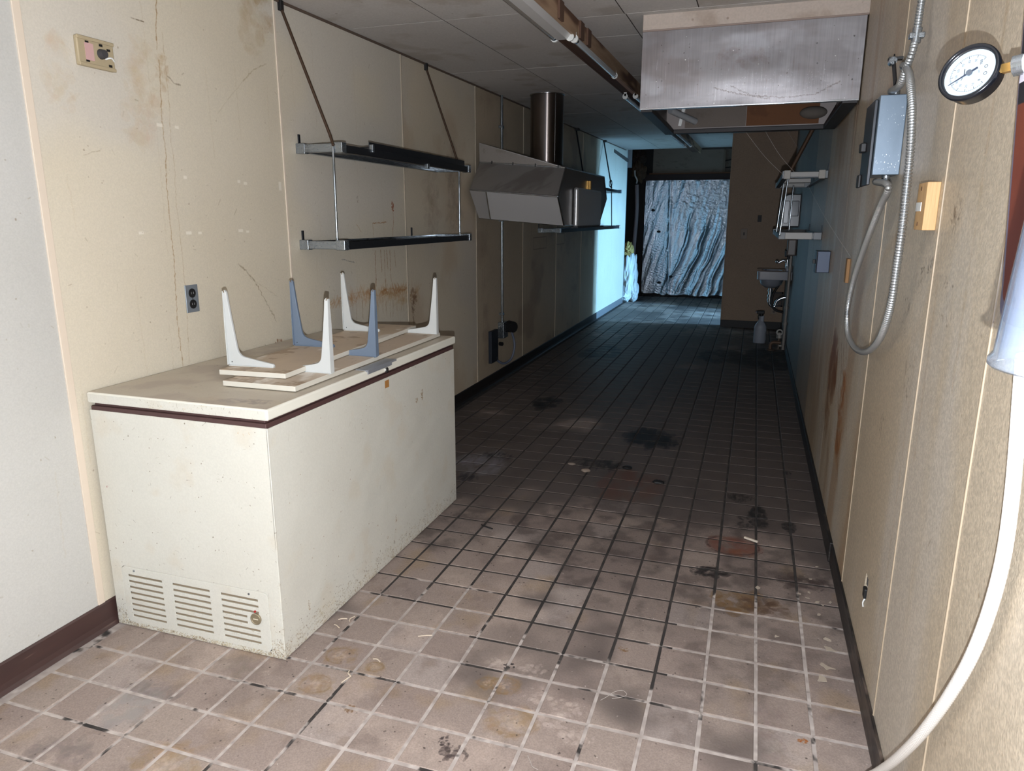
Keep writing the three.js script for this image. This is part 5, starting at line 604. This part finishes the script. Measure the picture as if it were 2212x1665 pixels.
// ---------------------------------------------------------------- washing corner by the partition
{
  const z0 = -6.02, z1 = -6.5, x0 = 0.59, yT = 0.895, o = thing('wall_sink', 'small white wall sink with chrome tap by the partition', 'sink', V(0.78, 0.68, -6.26)), mC = new THREE.MeshPhysicalMaterial({ color: 0x8c8f98, roughness: 0.15, clearcoat: 0.6 });
  const s = new THREE.Shape(); s.moveTo(x0 + 0.03, z1); s.lineTo(XR, z1); s.lineTo(XR, z0); s.lineTo(x0 + 0.03, z0); s.quadraticCurveTo(x0, z0, x0, z0 - 0.04); s.lineTo(x0, z1 + 0.04); s.quadraticCurveTo(x0, z1, x0 + 0.03, z1);
  const h = new THREE.Path(); h.absellipse(0.745, (z0 + z1) / 2, 0.12, 0.18, 0, Math.PI * 2); s.holes.push(h); const rim = new THREE.ExtrudeGeometry(s, { depth: 0.085, bevelEnabled: true, bevelSize: 0.006, bevelThickness: 0.006, bevelSegments: 3 }); rim.applyMatrix4(new THREE.Matrix4().makeBasis(V(1, 0, 0), V(0, 0, 1), V(0, -1, 0))); rim.translate(0, yT - 0.006, 0); part('rim', rim, mC, o);
  part('bowl', new THREE.LatheGeometry([[0.02, -0.145], [0.07, -0.14], [0.12, -0.1], [0.14, -0.03], [0.132, -0.02], [0.11, -0.09], [0.065, -0.13], [0, -0.135]].map(([a, b]) => new THREE.Vector2(a, b)), 36).scale(1, 1, 1.4).translate(0.745, yT - 0.06, (z0 + z1) / 2), mC, o); part('splash_back', box(XR - 0.07, XR, yT, yT + 0.06, z1, z0, 0.012, 3), mC, o);
  const t = part('tap', [bar(V(0.9, yT + 0.03, -6.2), V(0.9, yT + 0.1, -6.2), 0.016, 14), tube([V(0.9, yT + 0.09, -6.2), V(0.86, yT + 0.115, -6.2), V(0.81, yT + 0.09, -6.2)], 0.01, 16, 10)], M.chrome, o); part('handle', [bar(V(0.9, yT + 0.1, -6.2), V(0.9, yT + 0.125, -6.2), 0.022, 16), new THREE.SphereGeometry(0.02, 16, 12).translate(0.79, yT + 0.105, -6.12)], M.chrome, t);
  part('drain_trap', [bar(V(0.745, yT - 0.18, -6.26), V(0.745, 0.56, -6.26), 0.02, 14), tube([V(0.745, 0.58, -6.26), V(0.75, 0.5, -6.26), V(0.8, 0.47, -6.26), V(0.83, 0.54, -6.26), V(0.9, 0.58, -6.26), V(XR - 0.002, 0.58, -6.26)], 0.018, 30, 10)], M.chrome, o);
  for (const y of [0.66, 0.6, 0.55]) part('trap_nut', disc(V(0.745, y, -6.26), V(0, 1, 0), 0.028, 0.022, 12), M.chrome, o);
  part('supply_hose', tube([V(0.84, 0.74, -6.2), V(0.78, 0.62, -6.22), V(0.77, 0.5, -6.2), V(0.82, 0.44, -6.18), V(0.9, 0.42, -6.16)], 0.012, 30, 10), M.black, o, 'black supply hose');
  const m = single('wall_pipe', [bar(V(XR - 0.03, 0.02, -5.95), V(XR - 0.03, 1.18, -5.95), 0.018, 14), disc(V(XR - 0.03, 0.32, -5.95), V(0, 1, 0), 0.026, 0.03, 12), disc(V(XR - 0.03, 0.5, -5.95), V(0, 1, 0), 0.026, 0.03, 12), disc(V(XR - 0.03, 0.95, -5.95), V(0, 1, 0), 0.026, 0.03, 12)], std(0x8c857e, 0.5, 0.3), 'upright grey pipe on right wall in front of the sink', 'pipe'); void m;
  const v = thing('shutoff_valve', 'stubby floor valve with pale handle below the sink', 'valve', V(0.88, 0, -6.1)); part('riser', bar(V(0.88, 0.002, -6.1), V(0.88, 0.2, -6.1), 0.014, 12), std(0x6e6258, 0.5, 0.5), v); part('valve_body', [disc(V(0.88, 0.16, -6.1), V(0, 1, 0), 0.032, 0.06, 10), bar(V(0.88, 0.04, -6.1), V(XR - 0.002, 0.04, -6.1), 0.014, 10)], std(0xa8a29a, 0.5, 0.3), v); part('handle', new THREE.TorusGeometry(0.03, 0.009, 8, 18).translate(0.88, 0.2, -6.07), std(0xb8b2aa, 0.5), v);
  const f = thing('drain_fitting', 'rusty pipe stub with elbow lying on the floor near the valve', 'pipe fitting', V(0.8, 0, -6.0)); part('elbow', tube([V(0.79, 0.008, -6.0), V(0.79, 0.07, -6.0), V(0.81, 0.09, -6.0), V(0.9, 0.09, -6.0)], 0.02, 20, 10), std(0x6d5646, 0.6, 0.4), f); part('flange', disc(V(0.79, 0.008, -6.0), V(0, 1, 0), 0.05, 0.014, 20), std(0x57483e, 0.6, 0.4), f);
  const d = thing('access_frame', 'black square frame on the partition under the sink', 'wall frame', V(0.88, 0.31, -7.68)), F4 = [0.8, 0.95, 0.31, 0.51]; part('frame', [box(F4[0], F4[1], F4[3] - 0.02, F4[3], -7.699, -7.67), box(F4[0], F4[1], F4[2], F4[2] + 0.02, -7.699, -7.67), box(F4[0], F4[0] + 0.02, F4[2], F4[3], -7.699, -7.67), box(F4[1] - 0.02, F4[1], F4[2], F4[3], -7.699, -7.67)], M.black, d); part('cover', box(F4[0], F4[1], F4[2], F4[3], -7.6995, -7.694), std(0x5c4f48, 0.7), d);
}
{
  const o = thing('towel_dispenser', 'dark round paper roll dispenser on right wall behind the small shelf frame', 'dispenser', V(0.87, 1.39, -5.8)), s = new THREE.Shape(); s.moveTo(0.78, 1.4); s.lineTo(XR - 0.002, 1.4); s.lineTo(XR - 0.002, 1.72); s.lineTo(0.86, 1.72); s.bezierCurveTo(0.79, 1.72, 0.765, 1.65, 0.77, 1.58); s.lineTo(0.78, 1.4);
  part('case', new THREE.ExtrudeGeometry(s, { depth: 0.24, bevelEnabled: true, bevelSize: 0.01, bevelThickness: 0.01, bevelSegments: 3 }).translate(0, 0, -5.9), std(0x23252b, 0.25), o); part('window', box(0.86, XR - 0.01, 1.5, 1.66, -5.652, -5.64, 0.006), std(0x383d48, 0.15), o, 'grey smoked window'); part('side_panel', box(0.8, 0.85, 1.43, 1.66, -5.652, -5.642, 0.006), std(0x3b3f48, 0.2), o); part('tear_bar', box(0.78, XR - 0.005, 1.385, 1.405, -5.9, -5.66, 0.004), M.darkMetal, o);
  const k = thing('soap_dispenser', 'small dark soap dispenser on right wall below the small shelf frame', 'dispenser', V(0.9, 1.07, -5.6)); part('case', box(0.86, XR, 1.09, 1.27, -5.66, -5.56, 0.02, 3), std(0x67605c, 0.4), k); part('push_bar', box(0.845, 0.87, 1.08, 1.15, -5.65, -5.57, 0.008), M.black, k); part('nozzle', disc(V(0.885, 1.075, -5.61), V(0, 1, 0), 0.012, 0.03, 12), M.black, k);
}
{
  const cx = 0.672, cz = -6.46, o = thing('spray_bottle', 'white plastic spray bottle with black trigger standing on the floor', 'bottle', V(cx, 0, cz)), mB = std(0x8f939c, 0.4);
  part('bottle_body', new THREE.LatheGeometry([[0, 0], [0.066, 0], [0.072, 0.01], [0.072, 0.19], [0.066, 0.215], [0.05, 0.245], [0.026, 0.28], [0.02, 0.3], [0.02, 0.33], [0, 0.33]].map(([a, b]) => new THREE.Vector2(a, b)), 28).scale(1, 1, 0.7).translate(cx, 0, cz), mB, o); part('grip_neck', box(cx - 0.01, cx + 0.035, 0.2, 0.34, cz - 0.02, cz + 0.02, 0.012, 3), mB, o);
  const t = part('trigger_head', [box(cx - 0.055, cx + 0.035, 0.355, 0.395, cz - 0.016, cz + 0.016, 0.01, 3), disc(V(cx, 0.343, cz), V(0, 1, 0), 0.024, 0.03, 16)], M.black, o); part('trigger', tube([V(cx - 0.02, 0.36, cz), V(cx - 0.034, 0.33, cz), V(cx - 0.03, 0.29, cz)], 0.006, 12, 8), M.black, t); part('nozzle', disc(V(cx - 0.06, 0.376, cz), V(1, 0, 0), 0.009, 0.014, 12), std(0x8c8c90, 0.4), t);
}
for (const [n, lab, px, py, w, h, m] of [['wall_switch', 'small black switch on the dark partition, right of the other plate', 1641, 472, 0.05, 0.09, M.black], ['wall_switch', 'beige switch plate on the dark partition, left of the black switch', 1607, 505, 0.085, 0.14, std(0x84705f, 0.5)]]) { const p = onZ(px, py, -7.7), o = thing(n, lab, 'switch', V(p.x, p.y - h / 2, -7.7)); part('plate', box(p.x - w / 2, p.x + w / 2, p.y - h / 2, p.y + h / 2, -7.7, -7.692, 0.003), m, o); part('toggle', box(p.x - 0.008, p.x + 0.008, p.y - 0.02, p.y + 0.02, -7.694, -7.682, 0.003), M.black, o); }
{ const p = onZ(1672, 668, -7.7); const o = thing('partition_outlet', 'beige outlet plate low on the partition left of the black frame', 'outlet', V(p.x, p.y - 0.06, -7.7)); part('plate', box(p.x - 0.045, p.x + 0.045, p.y - 0.07, p.y + 0.07, -7.7, -7.693, 0.003), std(0x8c7866, 0.5), o); for (const s of [-1, 1]) part('socket', disc(V(p.x, p.y + s * 0.03, -7.692), V(0, 0, 1), 0.017, 0.003, 16), std(0x4a3e36, 0.5), o); }

// ---------------------------------------------------------------- foil sheet, insulation and scraps at the far doorway
{
  const w = 2.4, h = 2.12, nx = 210, ny = 200, g = new THREE.PlaneGeometry(w, h, nx, ny), p = g.attributes.position;
  const fold = (u, v) => { // slack folds fanning down to the left, crumples at the top
    const wob = fbm(u * 1.1 + 3, v * 1.4, 3), ridge = (k, ph, pw) => { const t = u * k - v * k * 0.3 + wob * 1.3 + ph, n = Math.floor(t); return (1 - Math.abs(2 * (t - n) - 1)) ** pw * (0.25 + 0.75 * vn(n * 7.3 + ph, v * 1.1 + n, 1)); };
    const slack = sm(0.2, 1.3, u) * sm(2.1, 1.0, v + 0.3 * wob), crumple = Math.abs(fbm(u * 11, v * 10, 4, 1) - 0.5) * 0.024 * (0.12 + sm(0.7, 1.6, v + 0.5 * (u - 0.8)) * sm(0.35, 0.8, u)), tight = Math.abs(fbm(u * 7 - v * 2.0, v * 0.9 + 4, 3, 2) - 0.5) * 0.035;
    return ridge(3.6, 0.3, 3) * 0.06 * slack + ridge(6.3, 4.1, 2) * 0.03 * slack + crumple + tight + 0.012 * Math.exp(-(((u - 0.52 + v * 0.03) / 0.03) ** 2)) + 0.03 * fbm(u * 1.3 + 8, v * 1.3, 2); };
  for (let i = 0; i < p.count; i++) { const x = p.getX(i) + w / 2, y = p.getY(i) + h / 2; p.setZ(i, fold(x, y)); p.setY(i, p.getY(i) + (y < 0.05 ? -0.02 + 0.05 * vn(x * 12, 3, 0) : 0)); }
  g.computeVertexNormals(); const foil = new THREE.MeshStandardMaterial({ color: 0xb9c0ca, metalness: 0.92, roughness: 0.28, side: THREE.DoubleSide, bumpMap: rep(gWave, 10, 10), bumpScale: 0.006 });
  const o = thing('foil_sheet', 'large crumpled silver foil insulation sheet hung over the far doorway', 'foil sheet', V(-0.3, 0.045, -11.43)); g.translate(-1.5 + w / 2, 0.045 + h / 2, -11.43); part('sheet', g, foil, o);
  for (const [px, py] of [[1411, 454], [1423, 500], [1449, 597], [1424, 610]]) { const q = onZ(px, py, -11.4); part('tear', new THREE.SphereGeometry(0.03, 10, 8).scale(1.2, 0.8, 1.6).translate(q.x, q.y, -11.39), M.black, o, 'dark torn hole'); }
  for (let k = 0; k < 7; k++) { const x = -1.35 + k * 0.24; part('tack', disc(V(x, 2.13 + rr(-0.01, 0.01), -11.36), V(0, 0, 1), 0.01, 0.012, 8), M.galv, o); }
}
function lumpy(c, rx, ry, rz, amp, f) { const g = new THREE.IcosahedronGeometry(1, 20), p = g.attributes.position; for (let i = 0; i < p.count; i++) { const v = V(p.getX(i), p.getY(i), p.getZ(i)), n = 1 + amp * (fbm(v.x * f + 20 + c.y * 9, v.y * f + v.z * f * 0.7 + 9, 3) - 0.5) * 2; p.setXYZ(i, v.x * n * rx, v.y * n * ry, v.z * n * rz); } g.computeVertexNormals(); return g.translate(c.x, c.y, c.z); }
{
  const o = thing('insulation_bundle', 'leaning white wrapped insulation rolls with yellow wool at the end of the left wall', 'insulation', V(-1.56, 0, -10.4)), mW = std(0xd0d2d2, 0.6), mY = std(0xb59a5c, 0.95);
  part('roll', lumpy(V(-1.62, 0.42, -10.38), 0.12, 0.42, 0.12, 0.25, 2.2), mW, o); part('roll', lumpy(V(-1.55, 0.5, -10.45), 0.11, 0.34, 0.11, 0.3, 2.6), mW, o); part('roll', lumpy(V(-1.5, 0.2, -10.42), 0.09, 0.22, 0.1, 0.3, 2.6).rotateZ(0), mW, o); part('roll', lumpy(V(-1.66, 0.09, -10.33), 0.12, 0.09, 0.12, 0.3, 2.4), mW, o); part('wool', lumpy(V(-1.62, 0.93, -10.43), 0.09, 0.12, 0.09, 0.4, 4), mY, o, 'yellow wool tuft');
  const q = thing('torn_insulation', 'brown torn insulation clump hanging high beside the far door post', 'insulation', V(-1.62, 2.2, -11.2)); part('clump', lumpy(V(-1.6, 2.33, -11.2), 0.12, 0.18, 0.12, 0.5, 3), std(0x594636, 0.95), q); part('clump', lumpy(V(-1.62, 2.58, -11.25), 0.13, 0.16, 0.12, 0.5, 3), std(0x3d3029, 0.95), q); part('paper_strip', tube([V(-1.66, 2.33, -11.06), V(-1.65, 2.24, -11.05), V(-1.61, 2.16, -11.05), V(-1.62, 2.1, -11.06)], 0.014, 20, 6), M.white, q, 'white paper strip');
  single('pipe_wrap', tube([V(-1.62, 2.08, -11.1), V(-1.6, 1.6, -11.1), V(-1.63, 0.9, -11.1), V(-1.66, 0.05, -11.1)], 0.036, 50, 12), std(0x9c9092, 0.8), 'long pale pink pipe wrap standing beside the far door post', 'pipe insulation'); single('white_post', box(-1.86, -1.8, 0, 2.7, -11.0, -10.94, 0.006), std(0x4c4f52, 0.6), 'narrow grey post in the dark gap left of the far doorway', 'post'); single('upper_post', box(-1.72, -1.64, 2.35, 2.78, -10.6, -10.52, 0.004), std(0x9a9ea0, 0.6), 'short pale post above the end of the left wall', 'post');
  const deb = (n, label, px, py, s, m, cat = 'debris', grp) => { const c = onY(px, py, 0), g = new THREE.IcosahedronGeometry(s, 1), p = g.attributes.position; for (let i = 0; i < p.count; i++) { const a = 0.75 + 0.5 * vn(p.getX(i) * 60 + px, p.getY(i) * 60 + p.getZ(i) * 33 + py, 0); p.setXYZ(i, p.getX(i) * a * 1.5, p.getY(i) * a * 0.5, p.getZ(i) * a); } g.computeVertexNormals(); g.translate(c.x, s * 0.3, c.z); return single(n, g, m, label, cat, grp); };
  const G = 'dark scraps along the foot of the foil sheet', L = 'dark crumbled scrap on the tiles at the foot of the foil sheet'; for (const [px, py, s] of [[1405, 634, 0.06], [1430, 636, 0.09], [1455, 634, 0.08], [1480, 638, 0.1], [1505, 634, 0.08], [1530, 637, 0.09], [1545, 642, 0.06], [1440, 641, 0.05]]) deb('floor_scrap', L, px, py, s, s > 0.085 ? std(0x4c4440, 0.9) : M.darkWood, 'debris', G); deb('foil_scrap', 'pale scrap beside the partition at the foot of the foil sheet', 1541, 630, 0.09, std(0x8e949a, 0.6, 0.3)); deb('black_clump', 'flat black clump on the dark tiles in the middle of the floor', 1422, 1043, 0.02, M.black); deb('black_clump', 'thick black clump beside the rusty patch on the tiles', 1355, 1012, 0.022, M.black); deb('pale_scrap', 'pale torn paper scrap on the stained tiles', 1265, 1018, 0.022, std(0x8a7a6c, 0.8)); deb('pale_scrap', 'pale torn paper scrap above the stained patch of floor', 1235, 1003, 0.016, std(0x7e7064, 0.8));
}
// flakes, straws and other litter on the tiles
{
  const flake = (px, py, s) => { const c = onY(px, py, 0), n = 7, sh = new THREE.Shape(); for (let k = 0; k < n; k++) { const a = k / n * 6.283, q = s * rr(0.35, 1.3); k ? sh.lineTo(Math.cos(a) * q * 1.4, Math.sin(a) * q) : sh.moveTo(q * 1.4, 0); } const g = new THREE.ExtrudeGeometry(sh, { depth: 0.0012, bevelEnabled: false }).rotateX(-Math.PI / 2 + rr(-0.12, 0.12)).rotateY(rr(0, 6)); g.translate(c.x, 0.0022, c.z); return g; }, m = std(0xa99b8b, 0.8);
  for (const [px, py, s] of [[1726, 1283, 0.008], [1748, 1281, 0.007], [1745, 1293, 0.008], [1766, 1302, 0.008], [1777, 1308, 0.006], [1793, 1302, 0.007], [1770, 1329, 0.009], [1752, 1252, 0.006], [1638, 1270, 0.011], [1676, 1375, 0.008], [1790, 1384, 0.013], [1792, 1404, 0.016], [1785, 1442, 0.022], [1775, 1468, 0.018], [1764, 1225, 0.006]]) single('paint_flake', flake(px, py, s), m, 'cream paint flake on the tiles along the right wall', 'flake', 'paint flakes on the tiles along the right wall');
  const straw = (px, py, qx, qy, r = 0.0022) => { const a = onY(px, py, 0.003), b = onY(qx, qy, 0.003); return new THREE.TubeGeometry(new THREE.CatmullRomCurve3([a, a.clone().lerp(b, 0.5).add(V(rr(-0.006, 0.006), 0.002, rr(-0.006, 0.006))), b]), 10, r, 6); }, ms = std(0xc8b8a4, 0.8);
  for (const q of [[731, 1338, 750, 1336], [755, 1342, 766, 1331], [722, 1349, 733, 1356], [738, 1474, 758, 1460], [755, 1448, 758, 1460], [806, 1423, 821, 1429], [903, 1374, 934, 1372]]) single('straw', straw(...q), ms, 'short pale straw stalk on the tiles beside the freezer foot', 'straw', 'straw stalks beside the freezer foot');
  single('white_stick', box(-0.035, 0.035, 0.002, 0.011, -0.006, 0.006, 0.003).rotateY(-0.5).translate(onY(1622, 1168, 0).x, 0, onY(1622, 1168, 0).z), std(0xcdbfae, 0.6), 'short white stick lying on the rust red stain of the floor', 'stick'); single('dark_twig', straw(1040, 1133, 1064, 1142, 0.004), M.black, 'dark twig lying across the tile joints near the freezer end', 'twig');
  const wire = (pts, n, label) => single('coiled_thread', new THREE.TubeGeometry(new THREE.CatmullRomCurve3(pts.map((q) => onY(q[0], q[1], 0.004))), n, 0.0009, 6), std(0xa89e96, 0.8), label, 'thread'); wire([[1297, 1512], [1310, 1505], [1325, 1495], [1345, 1491], [1354, 1500], [1340, 1506], [1322, 1508]], 40, 'white thread curled on the near tiles'); wire([[1140, 1632], [1146, 1645], [1150, 1655], [1162, 1662]], 24, 'white thread wriggling on the nearest tiles');
}
// cobweb strands under the canopy
{
  const mW = std(0xcfc9c2, 0.7), S = (a, b, sag) => new THREE.TubeGeometry(new THREE.CatmullRomCurve3([a, a.clone().lerp(b, 0.5).add(V(0, -sag, 0)), b]), 24, 0.0006, 5), g = 'cobweb strands below the canopy', L = ['leftmost cobweb strand from the canopy to the small shelf on the right wall', 'cobweb strand from the canopy to the rusty rod of the small right shelf', 'cobweb strand from the canopy edge to the upper right wall', 'long cobweb strand from the small right shelf down to the wooden strip'];
  [[onZ(1605, 277, -2.4), onZ(1700, 385, -2.62), 0.02], [onZ(1650, 278, -2.4), onZ(1716, 372, -2.62), 0.02], [onZ(1697, 277, -2.4), onR(1757, 350, 0.002), 0.03], [onZ(1745, 400, -2.62), onR(1838, 556, 0.004), 0.015]].forEach(([a, b, q], i) => single('cobweb_strand', S(a, b, q), mW, L[i], 'cobweb', g));
}
// the phone that takes the picture, its flash lit
{
  const o = thing('phone', 'flat dark phone held behind the lens with its flash lit', 'phone', V(0.54, 1.38, 2.672)); part('phone_body', box(0.46, 0.62, 1.395, 1.555, 2.668, 2.676, 0.004), M.black, o); part('flash_lamp', disc(V(FLASH.x, FLASH.y, 2.6665), V(0, 0, 1), 0.006, 0.002, 16), new THREE.MeshStandardMaterial({ color: 0xffffff, emissive: 0xfff0dc, emissiveIntensity: 3 }), o);
}
renderer.render(scene, camera);
